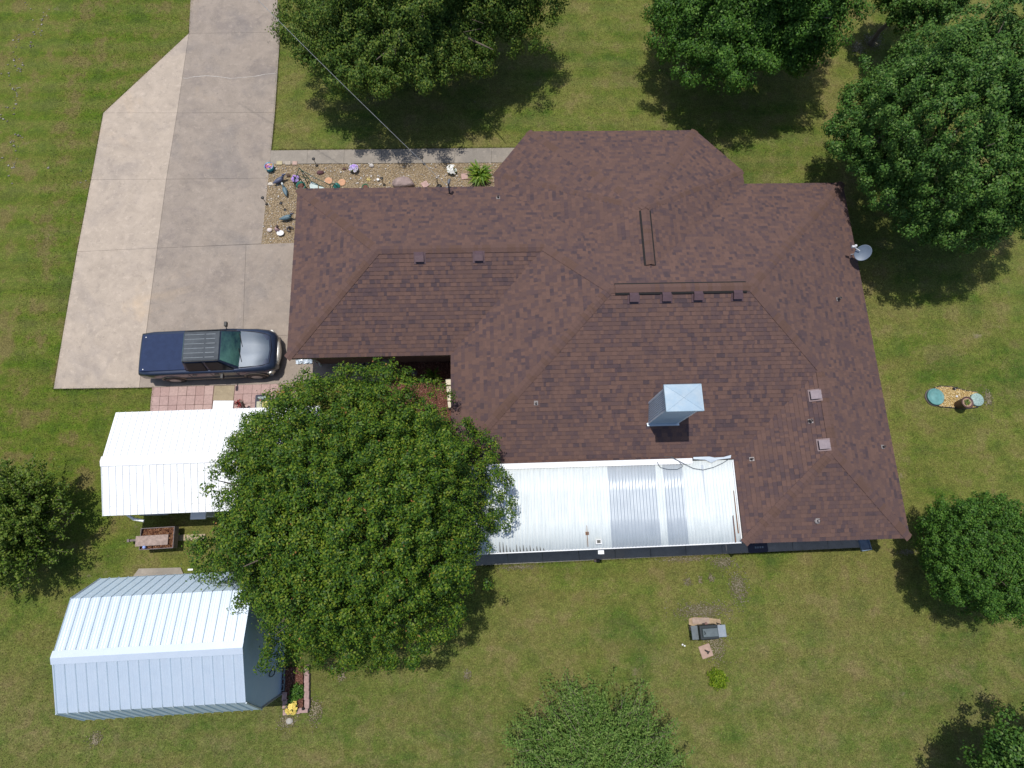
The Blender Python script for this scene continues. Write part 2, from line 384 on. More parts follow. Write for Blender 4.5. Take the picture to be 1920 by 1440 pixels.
def pebbles(name, poly, dens, size, mat, seed, z0=.03, flat=.5):
    rs = np.random.RandomState(seed); xs = [p[0] for p in poly]; ys = [p[1] for p in poly]
    n = int((max(xs) - min(xs)) * (max(ys) - min(ys)) * dens); X = rs.uniform(min(xs), max(xs), n); Y = rs.uniform(min(ys), max(ys), n)
    k = inside(poly, X, Y); X, Y = X[k], Y[k]; n = len(X)
    sz = size * rs.uniform(.5, 1.5, n); an = rs.uniform(0, 6.28, n); V = OCT[None] * np.stack([sz, sz * rs.uniform(.5, 1, n), sz * flat], 1)[:, None, :]
    V = V + rs.normal(0, .18, V.shape) * sz[:, None, None]
    c, s = np.cos(an)[:, None], np.sin(an)[:, None]; x = V[..., 0] * c - V[..., 1] * s + X[:, None]; y = V[..., 0] * s + V[..., 1] * c + Y[:, None]
    V = np.stack([x, y, V[..., 2] + z0 + rs.uniform(0, .012, n)[:, None]], -1).reshape(-1, 3)
    F = (OCF[None] + (np.arange(n) * 6)[:, None, None]).reshape(-1, 3)
    return tag(arrays_mesh(name, V, F, mat), kind='stuff')
def island_mat(name, stops, rough=.9, sc=0):
    a = N(name); r = a.n('ShaderNodeNewGeometry').outputs['Random Per Island']; c = a.ramp(r, stops)
    if sc: c = a.mix(.3, c, a.ramp(a.noise(sc, 4, .7), [(.3, (.3,) * 3), (.7, (.7,) * 3)]), 'OVERLAY')
    return a.fin(c, rough, spec=.3)
bed = gp([(501, 309), (560, 309), (985, 306), (985, 420), (600, 420), (600, 458), (491, 458)])
a = N('gravel_soil'); a.bump(a.noise(60, 3, .7), .6, .02); M_SOIL = a.fin(a.ramp(a.noise(30, 4, .8), [(.3, (.22, .16, .10)), (.7, (.44, .34, .21))]), .95)
m = MB(); m.prism(bed, -.04, .022); struct(m.build('gravel_base', M_SOIL))
GRAV = island_mat('tan_gravel', [(0, (.20, .145, .09)), (.25, (.40, .30, .18)), (.55, (.52, .41, .25)), (.8, (.34, .26, .17)), (.94, (.56, .48, .38)), (.992, (.70, .66, .60))], sc=3)
pebbles('gravel', bed, 1500, .020, GRAV, 3)
bed2 = gp([(505, 345), (545, 345), (540, 440), (497, 450)])
pebbles('pale_stones', bed, 16, .038, island_mat('pale_rock', [(0, (.55, .50, .45)), (.5, (.68, .64, .58)), (.7, (.36, .30, .27)), (1, (.78, .76, .72))]), 8, z0=.045, flat=.6)
M_MULCH = island_mat('red_mulch', [(0, (.11, .045, .03)), (.4, (.19, .078, .055)), (.8, (.26, .12, .085)), (1, (.36, .22, .16))])
M_MSOIL = MAT('mulch_soil', (.13, .055, .04), .95, var=.4, sc=30)
mul = gp([(720, 660), (850, 655), (858, 800), (700, 800), (720, 716)])
m = MB(); m.prism(mul, -.04, .03); struct(m.build('mulch_base', M_MSOIL)); pebbles('mulch', mul, 1300, .024, M_MULCH, 5, z0=.04, flat=.3)
M_YGR = island_mat('yellow_gravel', [(0, (.40, .27, .09)), (.4, (.58, .42, .17)), (.8, (.68, .53, .27)), (1, (.8, .72, .5))])
yb = gp([(1752, 727), (1762, 724.5), (1784, 725), (1797, 729), (1812, 733), (1830, 735), (1838, 748), (1832, 764), (1806, 767), (1778, 764), (1762, 763), (1750, 757), (1746, 740)])
m = MB(); m.prism(yb, -.04, .02); struct(m.build('yellow_gravel_base', MAT('yellow_soil', (.42, .29, .12), .95, var=.4, sc=40)))
pebbles('yellow_gravel', yb, 1500, .022, M_YGR, 6, z0=.03)
m = MB(); P = [Vector((x, y, .03)) for x, y in yb]; m.tube(P, .022, 6, closed=True); tag(m.build('bed_edging', MAT('edging_black', (.02, .02, .02), .6)), 'thin black edging round the yellow gravel by the tank lids', 'edging')

# ------------------------------------------------------------------ house
z0 = 2.33; TP = .452
xw, yn, yws, xmw, yms, xe, yss, xsw = -7.32, 13.56, 6.65, -1.41, 2.59, 14.36, -.31, 8.55
hw = (yn - yws) / 2; hm = (yn - yms) / 2; hs = (xe - xsw) / 2
def zz(d): return z0 + TP * d
wr = (xw + hw, yn - hw, zz(hw)); wre = (xmw + hw, yn - hw, zz(hw)); mrw = (xmw + hm, yn - hm, zz(hm)); mre = (xe - hm, yn - hm, zz(hm))
sr = (xe - hs, yss + hs, zz(hs)); srn = (xe - hs, yms + hs, zz(hs))
ap = (5.64, 11.35, 4.394); apn = (5.64, yn - (4.394 - z0) / TP, 4.394)
n1, n2, n3, n4 = (.35, 14.17, z0), (1.77, 16.06, z0), (8.62, 16.06, z0), (10.34, 14.17, z0)
v1, v4 = (.35, yn, z0), (10.34, yn, z0)
fx = wre[0]; yv = yn - (fx - .35) * (yn - apn[1]) / (apn[0] - .35)
e = lambda x, y: (x, y, z0)
def zn(y): return z0 + TP * (yn - y)
FACES = [
 [e(xw, yws), e(xw, yn), wr], [e(xw, yws), e(xmw, yws), wre, wr], [e(xmw, yms), mrw, wre, e(xmw, yws)],
 [e(xmw, yms), e(xsw, yms), srn, mre, mrw], [e(xsw, yss), sr, srn, e(xsw, yms)], [e(xsw, yss), e(xe, yss), sr],
 [e(xe, yss), e(xe, srn[1]), srn, sr], [e(xe, srn[1]), e(xe, yn), mre, srn],
 [e(xw, yn), v1, (fx, yv, zn(yv)), wre, wr], [(fx, yv, zn(yv)), apn, (apn[0], mrw[1], mrw[2]), mrw, wre], [apn, v4, e(xe, yn), mre, (apn[0], mre[1], mre[2])],
 [n1, v1, apn, ap], [n4, v4, apn, ap], [n1, n2, ap], [n2, n3, ap], [n3, n4, ap]]
def clip(poly, a, b, c):
    """keep a*u+b*v>=c"""
    out = []
    for i in range(len(poly)):
        p, q = poly[i - 1], poly[i]; dp, dq = a * p[0] + b * p[1] - c, a * q[0] + b * q[1] - c
        if dp >= 0: out.append(p) if False else None
        if (dp >= 0) != (dq >= 0):
            t = dp / (dp - dq); out.append((p[0] + (q[0] - p[0]) * t, p[1] + (q[1] - p[1]) * t))
        if dq >= 0: out.append(q)
    return out
EXP = .145
def shingle_face(m, pts, rnd):
    P = [Vector(p) for p in pts]; n = Vector((0, 0, 0))
    for i in range(1, len(P) - 1): n += (P[i] - P[0]).cross(P[i + 1] - P[0])
    n.normalize(); n = -n if n.z < 0 else n
    ud = Vector((0, 0, 1)).cross(n).normalized(); vd = n.cross(ud); vd = -vd if vd.z < 0 else vd
    O = Vector((0, 0, z0)); O = O + (P[0] - O) - ((P[0] - O).dot(ud)) * ud - ((P[0].z - z0) / vd.z) * vd   # v = 0 at eave height
    q = [((p - O).dot(ud), (p - O).dot(vd)) for p in P]
    m.face([O + ud * a + vd * b - n * .003 for a, b in q], 1)
    vmax = max(b for a, b in q); k = 0
    while k * EXP < vmax:
        lo, hi = k * EXP - (.04 if k == 0 else 0), (k + 1) * EXP; band = clip(clip(q, 0, 1, lo), 0, -1, -hi); k += 1
        if len(band) < 3: continue
        u = min(a for a, b in band) - rnd.uniform(0, .3); u1 = max(a for a, b in band); hi_t = rnd.random() < .5; tone = rnd.random()
        while u < u1:
            wd = rnd.choice((.08, .10, .12, .14, .17, .20)) * rnd.uniform(.9, 1.1)
            cell = clip(clip(band, 1, 0, u), -1, 0, -(u + wd)); u += wd; hi_t = not hi_t
            if rnd.random() < .92: tone = rnd.random()
            if len(cell) < 3: continue
            th = .018 if hi_t else .011
            low = min(b for a, b in cell)
            pt = []
            for a_, b_ in cell:
                f = (b_ - lo) / (hi - lo); pt.append(O + ud * a_ + vd * b_ + n * (th * (1 - f) + .001))
            if (pt[1] - pt[0]).cross(pt[2] - pt[0]).dot(n) < 0: pt = pt[::-1]; cell = cell[::-1]
            m.face(pt, 0, .001 + tone * .998)
            # butt edge
            lows = [(c_, p_) for c_, p_ in zip(cell, pt) if abs(c_[1] - low) < 1e-4]
            if len(lows) >= 2:
                lows.sort(key=lambda t: t[0][0]); A, B = lows[0][1], lows[-1][1]; m.face([A, A - n * (th + .006), B - n * (th + .006), B], 1)
house = thing('brown_house', (3, 7, 0), 'sprawling single-storey house under a brown shingle hip roof', 'house')
rm = MB(); rr = random.Random(12)
for f in FACES: shingle_face(rm, f, rr)
roof = rm.build('roof', [M_SH, M_BUTT], house)
def cap_line(m, p, q, k, w=.15, lift=.022, rnd=rr, thick=.0, st=.010):
    """overlapping cap shingles from p (low) to q (high); k = drop per metre sideways"""
    p, q = Vector(p), Vector(q); L = (q - p).length; d = (q - p) / L; h = Vector((d.x, d.y, 0)).normalized(); s_ = Vector((-h.y, h.x, 0)); n = max(1, int(L / .145))
    up = Vector((0, 0, 1)); tone = rnd.random()
    for i in range(n):
        a = p + d * (L * i / n); b = p + d * (L * min(n, i + 1.25) / n); tone = rnd.random() * .999 + .001 if rnd.random() < .8 else tone
        za, zb = lift + st + thick, lift + thick
        cA, cB = a + up * za, b + up * zb; lA, lB = a - s_ * w + up * (za - k * w), b - s_ * w + up * (zb - k * w); rA, rB = a + s_ * w + up * (za - k * w), b + s_ * w + up * (zb - k * w)
        m.face([cA, cB, lB, lA][::-1], 0, tone); m.face([cA, rA, rB, cB][::-1], 0, tone)
        dz = up * st; m.face([lA, cA, cA - dz, lA - dz], 1); m.face([cA, rA, rA - dz, cA - dz], 1)
        dz = up * (.012 + thick); m.face([lA, lB, lB - dz, lA - dz], 1); m.face([rB, rA, rA - dz, rB - dz], 1)
cm = MB(); K = TP / math.sqrt(2)
for a_, b_, k_ in ((e(xw, yws), wr, K), (e(xw, yn), wr, K), (wr, wre, TP), (wre, mrw, K), (e(xmw, yms), mrw, K), (e(xe, yn), mre, K), (srn, mre, K), (sr, srn, TP),
                   (e(xe, yss), sr, K), (e(xsw, yss), sr, K), (n1, ap, .30), (n2, ap, .2), (n3, ap, .2), (n4, ap, .32), (mrw, mre, TP)):
    cap_line(cm, a_, b_, k_)
cm.build('ridge_cap', [M_CAP, M_BUTT], house)
for a_, b_ in ((Vector((4.25, mrw[1], mrw[2])), Vector((8.72, mre[1], mre[2]))), (Vector((apn[0], apn[1] + .12, apn[2])), Vector((ap[0], ap[1] - .12, ap[2])))):
    vm = MB(); d = (b_ - a_).normalized(); s_ = Vector((-d.y, d.x, 0)); L = (b_ - a_).length
    for sg in (-1, 1):   # black mesh edges of the vent
        w0, w1 = .115 * sg, .205 * sg
        A = [a_ + s_ * w0 - Vector((0, 0, TP * .115 - .02)), b_ + s_ * w0 - Vector((0, 0, TP * .115 - .02)), b_ + s_ * w1 - Vector((0, 0, TP * .175 - .012)), a_ + s_ * w1 - Vector((0, 0, TP * .175 - .012))]
        Bv = [p + Vector((0, 0, .035)) for p in A]
        vm.face(Bv, 2); vm.face([A[3], A[2], Bv[2], Bv[3]], 2); vm.face([A[0], A[3], Bv[3], Bv[0]], 2); vm.face([A[1], A[2], Bv[2], Bv[1]], 2)
    cap_line(vm, a_, b_, TP, w=.15, lift=.055, thick=.012, st=.004)
    vm.build('ridge_vent', [M_CAP, M_BUTT, M_DARK], house)
OUT = [(xw, yws), (xmw, yws), (xmw, yms), (xsw, yms), (xsw, yss), (xe, yss), (xe, yn), (n4[0], yn), n4[:2], n3[:2], n2[:2], n1[:2], (n1[0], yn), (xw, yn)]
m = MB()
for i in range(len(OUT)):
    p, q = Vector(OUT[i] + (0,)), Vector(OUT[(i + 1) % len(OUT)] + (0,)); d = (q - p).normalized(); nn = Vector((d.y, -d.x, 0)) * .0
    i_ = Vector((-d.y, d.x, 0)) * .03
    A, B = p + Vector((0, 0, z0 - .01)), q + Vector((0, 0, z0 - .01)); dz = Vector((0, 0, -.16))
    m.face([A + dz, B + dz, B, A]); m.face([A + dz + i_, B + dz + i_, B + dz, A + dz])
m.face([(x, y, z0 - .12) for x, y in OUT][::-1])
m.build('fascia', M_FASCIA, house)
WALL = shrink(OUT, .45)
m = MB(); m.prism(WALL, -.05, z0 - .13); m.build('wall', M_BRICK, house)
# chimney chase
ch = MB(); x0, x1, y0, y1, zt = 5.47, 6.50, 3.80, 4.52, 5.22
zb = lambda y: z0 + (y - yms) * TP - .05
for (a_, b_) in (((x0, y0), (x1, y0)), ((x1, y0), (x1, y1)), ((x1, y1), (x0, y1)), ((x0, y1), (x0, y0))):
    ch.face([(a_[0], a_[1], zb(a_[1])), (b_[0], b_[1], zb(b_[1])), (b_[0], b_[1], zt), (a_[0], a_[1], zt)])
chim = ch.build('chimney', sheet('chimney_cladding', (.33, .44, .56), (.27, .36, .47), .42, .3, .3, (1, 1, 1)), house)
rb = MB()
for i in range(9):   # standing ribs of the west side
    y = y0 + .10 + i * .066; rb.face([(x0 - .003, y, zb(y) + .16), (x0 - .016, y + .018, zb(y) + .16), (x0 - .016, y + .018, zt - .12), (x0 - .003, y, zt - .12)]); rb.face([(x0 - .016, y + .018, zb(y) + .16), (x0 - .003, y + .036, zb(y) + .16), (x0 - .003, y + .036, zt - .12), (x0 - .016, y + .018, zt - .12)])
rb.box(x0 - .014, x0 - .003, y0, y0 + .05, zb(y0), zt, 0); rb.box(x0 - .014, x0 - .003, y1 - .06, y1, zb(y1), zt, 0)
rb.box(x1 - .06, x1 + .012, y0 - .012, y0 - .003, zb(y0), zt, 0)
rb.build('chimney_rib', sheet('rib_metal', (.60, .68, .76), (.5, .57, .64), .35, .2, .3), chim)
fl = MB(); fl.box(x0 - .05, x1 + .05, y0 - .07, y0 - .004, zb(y0) + .0, zb(y0) + .09)
fl.box(x0 - .05, x0 - .017, y0 - .07, y1 + .05, zb(y0) - .1, zb(y0) + .08); fl.build('flashing', M_GALVBOX, chim)
cp = MB(); X0, X1, Y0, Y1 = 5.40, 6.575, 3.72, 4.575; Z1 = 5.40
cp.box(X0 + .02, X1 - .02, Y0 + .02, Y1 - .02, 5.27, 5.285, 1)
for a_ in ((x0 + .05, y0 + .05), (x1 - .1, y0 + .05), (x0 + .05, y1 - .1), (x1 - .1, y1 - .1)): cp.box(a_[0], a_[0] + .04, a_[1], a_[1] + .04, 5.2, 5.28, 1)
c4 = [(X0, Y0), (X1, Y0), (X1, Y1), (X0, Y1)]
for i in range(4):
    p, q = c4[i], c4[(i + 1) % 4]; cp.face([p + (Z1 - .11,), q + (Z1 - .11,), q + (Z1,), p + (Z1,)])
    pc = ((X0 + X1) / 2, (Y0 + Y1) / 2, Z1 + .008); cp.face([p + (Z1,), q + (Z1,), pc])
for q0, q1 in ((c4[0], c4[2]), (c4[1], c4[3])): cp.tube([q0 + (Z1 + .001,), ((q0[0] + q1[0]) / 2, (q0[1] + q1[1]) / 2, Z1 + .010), q1 + (Z1 + .001,)], .004, 4)
for i in range(4): cp.tube([c4[i] + (Z1,), c4[(i + 1) % 4] + (Z1,)], .008, 5)
cp.build('chimney_cap', [sheet('galv_cap', (.27, .37, .46), (.40, .46, .50), .5, .2, .8, (2.5, 2.5, 2)), M_DARK], chim)
# roof vents: brown sheet-metal boxes on the slopes
def slope_T(u, v, kind):
    """frame lying on the slope: kind = direction the slope faces"""
    nx, ny = {'S': (0, -1), 'N': (0, 1), 'W': (-1, 0), 'E': (1, 0)}[kind]
    n = Vector((nx * TP, ny * TP, 1)).normalized()
    ref = {'S': Vector((0, yms, z0)), 'N': Vector((0, yn, z0)), 'W': Vector((xsw, 0, z0)), 'E': Vector((xe, 0, z0)), }[kind]
    if kind == 'S' and v > 890: ref = Vector((0, yss, z0))
    if kind == 'S' and u < 1000 and v < 500: ref = Vector((0, yws, z0))
    d = CAM @ Vector(((u - 960) / FPX, (720 - v) / FPX, -1)); C = Vector((0, 0, CH)); t = (ref - C).dot(n) / d.dot(n); p = C + d * t
    up = Vector((0, 0, 1)); dn = (Vector((nx, ny, 0)) - n * Vector((nx, ny, 0)).dot(n)).normalized()
    return Matrix.Translation(p) @ Matrix((dn.cross(n) * -1, -dn, n)).transposed().to_4x4()
M_VENT = MAT('brown_vent_metal', (.085, .050, .058), .45, .2, .15); M_VENT2 = MAT('pale_vent_metal', (.27, .225, .24), .75, 0, .1, spec=.1)  # the two vents on the west slope get a paler, duller metal
M_LEAD = MAT('lead_flashing', (.26, .235, .23), .6, .2, .2, 30); M_PIPE = MAT('vent_pipe', (.07, .06, .06), .7)
def roof_vent(u, v, kind, mt, w=.15, d=.17, h=.13):
    T = slope_T(u, v, kind); m = MB()
    m.box(-w - .06, w + .06, -d - .07, d + .01, .02, .028, 1, T)
    pr = [(-w, -d, .03), (w, -d, .03), (w, d, .03), (-w, d, .03)]
    # wedge hood: tall at the down-slope end
    A = [T @ Vector(p) for p in ((-w, -d, h), (w, -d, h), (w, d * .3, h * .95), (-w, d * .3, h * .95), (-w, d, .03), (w, d, .03), (-w, -d, .05), (w, -d, .05), (-w, d * .3, .03), (w, d * .3, .03))]
    m.face([A[0], A[1], A[2], A[3]]); m.face([A[3], A[2], A[5], A[4]]); m.face([A[6], A[7], A[1], A[0]], 2)
    m.face([A[6], A[0], A[3], A[8]]); m.face([A[8], A[3], A[4]]); m.face([A[1], A[7], A[9], A[2]]); m.face([A[2], A[9], A[5]])
    m.build('roof_vent', [mt, M_VENT, M_DARK], house)
for u, v in ((787, 482), (897.5, 480), (1188, 556), (1249, 555), (1308, 553), (1382, 551)): roof_vent(u, v, 'S', M_VENT)
for u, v in ((1530, 741), (1546, 834)): roof_vent(u, v, 'W', M_VENT2)
def vent_pipe(u, v, kind, r=.035, h=.16, dome=False):
    T = slope_T(u, v, kind); p = T.translation; m = MB()
    m.box(-.07, .07, -.05, .11, .019, .024, 1, T)
    if dome: m.lathe([(.10, .02), (.08, .05), (.045, .07), (.045, .14)], p, 14, 1)
    m.lathe([(r * 1.4, .0), (r, .06), (r, h), (r * .7, h), (r * .7, h - .04)], p, 12, 0); m.build('vent_pipe', [M_PIPE, M_LEAD], house)
vent_pipe(1518, 790, 'W', .05); vent_pipe(1408, 861, 'W'); vent_pipe(1655, 838, 'E'); vent_pipe(1532, 977, 'S', .045, .14, True); vent_pipe(1571, 562, 'E', .05, .2); vent_pipe(934, 371, 'N'); vent_pipe(1005, 757, 'S', .03, .12)
# utility mast at the garage eave
b = G(843, 362, 2.5); t_ = b + Vector((0, .02, .62)); m = MB(); m.tube([b - Vector((0, 0, .3)), b + Vector((0, 0, .3)), t_], .035, 10); m.tube([t_, t_ + Vector((.03, .1, .06)), t_ + Vector((.04, .18, -.03))], [.055, .06, .04], 10); m.lathe([(.11, 0), (.06, .08)], b - Vector((0, 0, .1)), 12)
m.tube([t_ - Vector((.12, 0, .25)), t_ + Vector((.1, 0, -.25))], .02, 6)
m.build('service_mast', MAT('mast_grey', (.16, .17, .19), .5, .5), house)
# patio roof of corrugated sheets, attached to the back of the house
def corrugated(m, A, B, C_, D, pitch, amp, mi, ny=8, prof='sin', sub=6, z=0):
    """A->B low edge, D->C high edge; corrugation across A->B"""
    A, B, C_, D = map(Vector, (A, B, C_, D)); L = (B - A).length; n = max(2, int(L / pitch * sub)); nrm = (B - A).cross(D - A).normalized()
    rows = []
    for j in range(ny + 1):
        t = j / ny; P, Q = A.lerp(D, t), B.lerp(C_, t); row = []
        for i in range(n + 1):
            s_ = i / n; ph = (s_ * L / pitch)
            if prof == 'sin': h = amp * (.5 + .5 * math.sin(ph * 2 * math.pi))
            else:
                f = ph % 1; h = amp if f < .12 else (amp * .10 if (.40 < f < .46 or .66 < f < .72) else 0)
            row.append(P.lerp(Q, s_) + nrm * h)
        rows.append(row)
    i0 = len(m.v)
    for r_ in rows: m.v += [tuple(p) for p in r_]
    for j in range(ny):
        for i in range(n):
            a_ = i0 + j * (n + 1) + i; m.f.append((a_, a_ + 1, a_ + n + 2, a_ + n + 1)); m.m.append(mi(i / n) if callable(mi) else mi); m.t.append(0)
pa, pb, pc, pd = G(870, 1040, 2.17), G(1389, 1017, 2.17), G(1372, 862, 2.42), G(870, 876, 2.42)
pa.x -= .6; pd.x -= .6
L = (pb - pa).length
def patm(s_):
    u = 840 + s_ * 549
    return 1 if (1146 < u < 1239 or 1252 < u < 1290) else 0
m = MB(); corrugated(m, pa, pb, pc, pd, .115, .020, patm, ny=3, sub=8); pr = m.build('patio_roof', [M_PATIO_W, M_PATIO_G], house, smooth=True)
sm_ = pr.modifiers.new('solid', 'SOLIDIFY'); sm_.thickness = .004; sm_.offset = -1
m = MB(); f0, f1 = pd + Vector((0, -.02, .03)), G(1298, 864, 2.45)
m.face([f0 + Vector((0, -.10, 0)), f1 + Vector((0, -.10, 0)), f1 + Vector((0, .09, .035)), f0 + Vector((0, .09, .035))]); m.build('patio_flashing', M_WHITE, pr)
m = MB(); m.tube([pa + Vector((0, -.01, .0)), pb + Vector((.03, -.01, .0))], .022, 6); m.tube([pb + Vector((.035, 0, .01)), pc + Vector((.03, 0, .015))], .025, 6); m.build('patio_trim', M_WHITE, pr)
m = MB(); q = G(1322, 950, 2.26); q2 = G(1316, 872, 2.40); sv = Vector((.04, 0, 0)); up = Vector((0, 0, .028)); m.face([q - sv + up, q + sv + up, q2 + sv + up, q2 - sv + up])
m.build('patio_patch', M_PATIO_G, pr)
m = MB()
for (ua, va, ub, vb) in ((1375, 920, 1384, 1000), (1374, 966, 1379, 1017)):
    m = MB(); p, q = G(ua, va, 2.34), G(ub, vb, 2.215); up = Vector((0, 0, .03)); m.face([p - sv * .3 + up, p + sv * .3 + up, q + sv * .5 + up, q - sv * .5 + up][::-1]); m.build('rust_strip', M_RUST, pr)
m = MB(); m.face([G(1300, 861, 2.47), G(1322, 862, 2.47), G(1334, 868, 2.46), G(1345, 862, 2.47), G(1370, 859, 2.47), G(1371, 853, 2.47), G(1357, 857, 2.47), G(1340, 858, 2.47), G(1330, 856, 2.47), G(1300, 857, 2.47)][::-1], 1)
m.build('patio_lining', [M_RUST, M_GALVBOX], pr)
m = MB(); m.tube([G(u, v, z) for u, v, z in ((1232, 866, 2.5), (1238, 876, 2.47), (1252, 880, 2.45), (1270, 880, 2.45), (1281, 874, 2.47), (1272, 864, 2.5), (1258, 857, 2.55), (1245, 856, 2.58))], .008, 5)
m.tube([G(u, v, z) for u, v, z in ((1258, 856, 2.55), (1280, 868, 2.5), (1300, 878, 2.46), (1318, 881, 2.45), (1338, 876, 2.46), (1355, 868, 2.48), (1366, 861, 2.52))], .009, 5); m.build('patio_cable', MAT('cable_grey', (.07, .08, .09), .6), pr)
m = MB(); p = G(1122, 1016, 2.21); m.box(p.x - .11, p.x + .10, p.y - .08, p.y + .09, 2.2, 2.30); m.box(p.x - .06, p.x + .06, p.y - .04, p.y + .06, 2.3, 2.303, 1); p = G(1101, 1000, 2.22); m.box(p.x - .06, p.x + .05, p.y - .05, p.y + .05, 2.2, 2.262, 2); m.box(p.x - .02, p.x + .02, p.y - .02, p.y + .03, 2.262, 2.27, 1); m.box(p.x - .01, p.x + .005, p.y - .45, p.y + .3, 2.2, 2.243, 2)
m.build('patio_fitting', [MAT('fitting_grey', (.55, .56, .56), .5), MAT('fitting_dark', (.07, .07, .06), .6), M_RUST], pr)
m = MB()
for x in (-.9, 1.6, 4.1, 6.4, 8.3):
    m.box(x - .05, x + .05, -.16, -.06, .04, 2.15)
m.box(-1.6, 8.5, -.17, -.05, 2.05, 2.145); m.build('patio_post', M_WHITE, pr)
m = MB(); p = G(1127, 1035, 2.0); m.box(p.x - .1, p.x + .1, p.y - .07, p.y + .07, 1.9, 2.0); m.build('patio_lamp', M_WHITE, pr)
rnd = random.Random(6); m = MB()
for i in range(14):
    u_ = 938 + i * 6.3; p = G(u_, 1036 - i * .28, 2.19); L_ = rnd.uniform(.10, .42) * (1 - i * .05); m.face([p + Vector((-.022, 0, .004)), p + Vector((.022, 0, .004)), p + Vector((.008 - .02, L_, .004 + L_ * .086)), p + Vector((-.02, L_, .004 + L_ * .086))])
tag(m.build('grime_streaks', MAT('grime', (.06, .06, .055), .9, var=.4, sc=30), pr), kind='stuff')
# gutter pipe at the garage corner
m = MB(); p = G(583, 672, 2.0); q = G(602, 686, .25); m.tube([p + Vector((0, .3, .1)), p, Vector((q.x - .05, q.y + .1, .5)), q], [.035, .035, .035, .04], 8); m.build('downspout', MAT('downspout_white', (.6, .6, .6), .5), house)

# ------------------------------------------------------------------ trees and plants
def leaf_mat(name, stops, rough=.5, trans=.13, rust=False):
    a = N(name); r = a.n('ShaderNodeNewGeometry').outputs['Random Per Island']
    patch = a.noise(1.9, 4, .65)
    f = a.math('ADD', r, a.math('MULTIPLY', a.math('SUBTRACT', patch, .5), 1.1))
    c = a.ramp(f, stops)
    if rust: c = a.mix(a.math('MULTIPLY', a.ramp(a.noise(4.0, 2, .5), [(.69, (0, 0, 0)), (.73, (1, 1, 1))]), a.math('GREATER_THAN', r, .45)), c, (.30, .13, .05))
    a.l(c, a.b.inputs['Base Color']); a.b.inputs['Roughness'].default_value = rough; a.b.inputs['Specular IOR Level'].default_value = .18
    tr = a.n('ShaderNodeBsdfTranslucent'); a.l(a.mix(.5, c, (.12, .20, .01)), tr.inputs[0]); mx = a.n('ShaderNodeMixShader'); mx.inputs[0].default_value = trans
    a.l(a.b.outputs[0], mx.inputs[1]); a.l(tr.outputs[0], mx.inputs[2]); a.l(mx.outputs[0], a.o.inputs[0]); return a.m
def leaves(P, Nn, size, aspect, rs):
    """one bent diamond per leaf at P facing Nn"""
    n = len(P); t = rs.normal(size=(n, 3)); t -= (t * Nn).sum(1)[:, None] * Nn; t /= np.linalg.norm(t, axis=1)[:, None] + 1e-9
    b = np.cross(Nn, t); s = (size * rs.uniform(.6, 1.35, n))[:, None]
    V = np.stack([P - t * s * .5, P + b * s * .5 * aspect + Nn * s * .08, P + t * s * .5 - Nn * s * .05, P - b * s * .5 * aspect + Nn * s * .08], 1).reshape(-1, 3)
    return V, np.arange(n * 4).reshape(-1, 4)
M_BARK = MAT('bark', (.12, .095, .075), .9, var=.4, sc=14); M_TWIG = MAT('twig', (.20, .17, .13), .9, var=.3)
def sph(n, rs):
    d = rs.normal(size=(n, 3)); return d / np.linalg.norm(d, axis=1)[:, None]
def fib(n, rs, jit):
    i = np.arange(n) + .5; z = 1 - 2 * i / n; ph = i * 2.39996323; r = np.sqrt(1 - z * z); d = np.stack([r * np.cos(ph), r * np.sin(ph), z], 1) + rs.normal(0, jit, (n, 3))
    return d / np.linalg.norm(d, axis=1)[:, None]
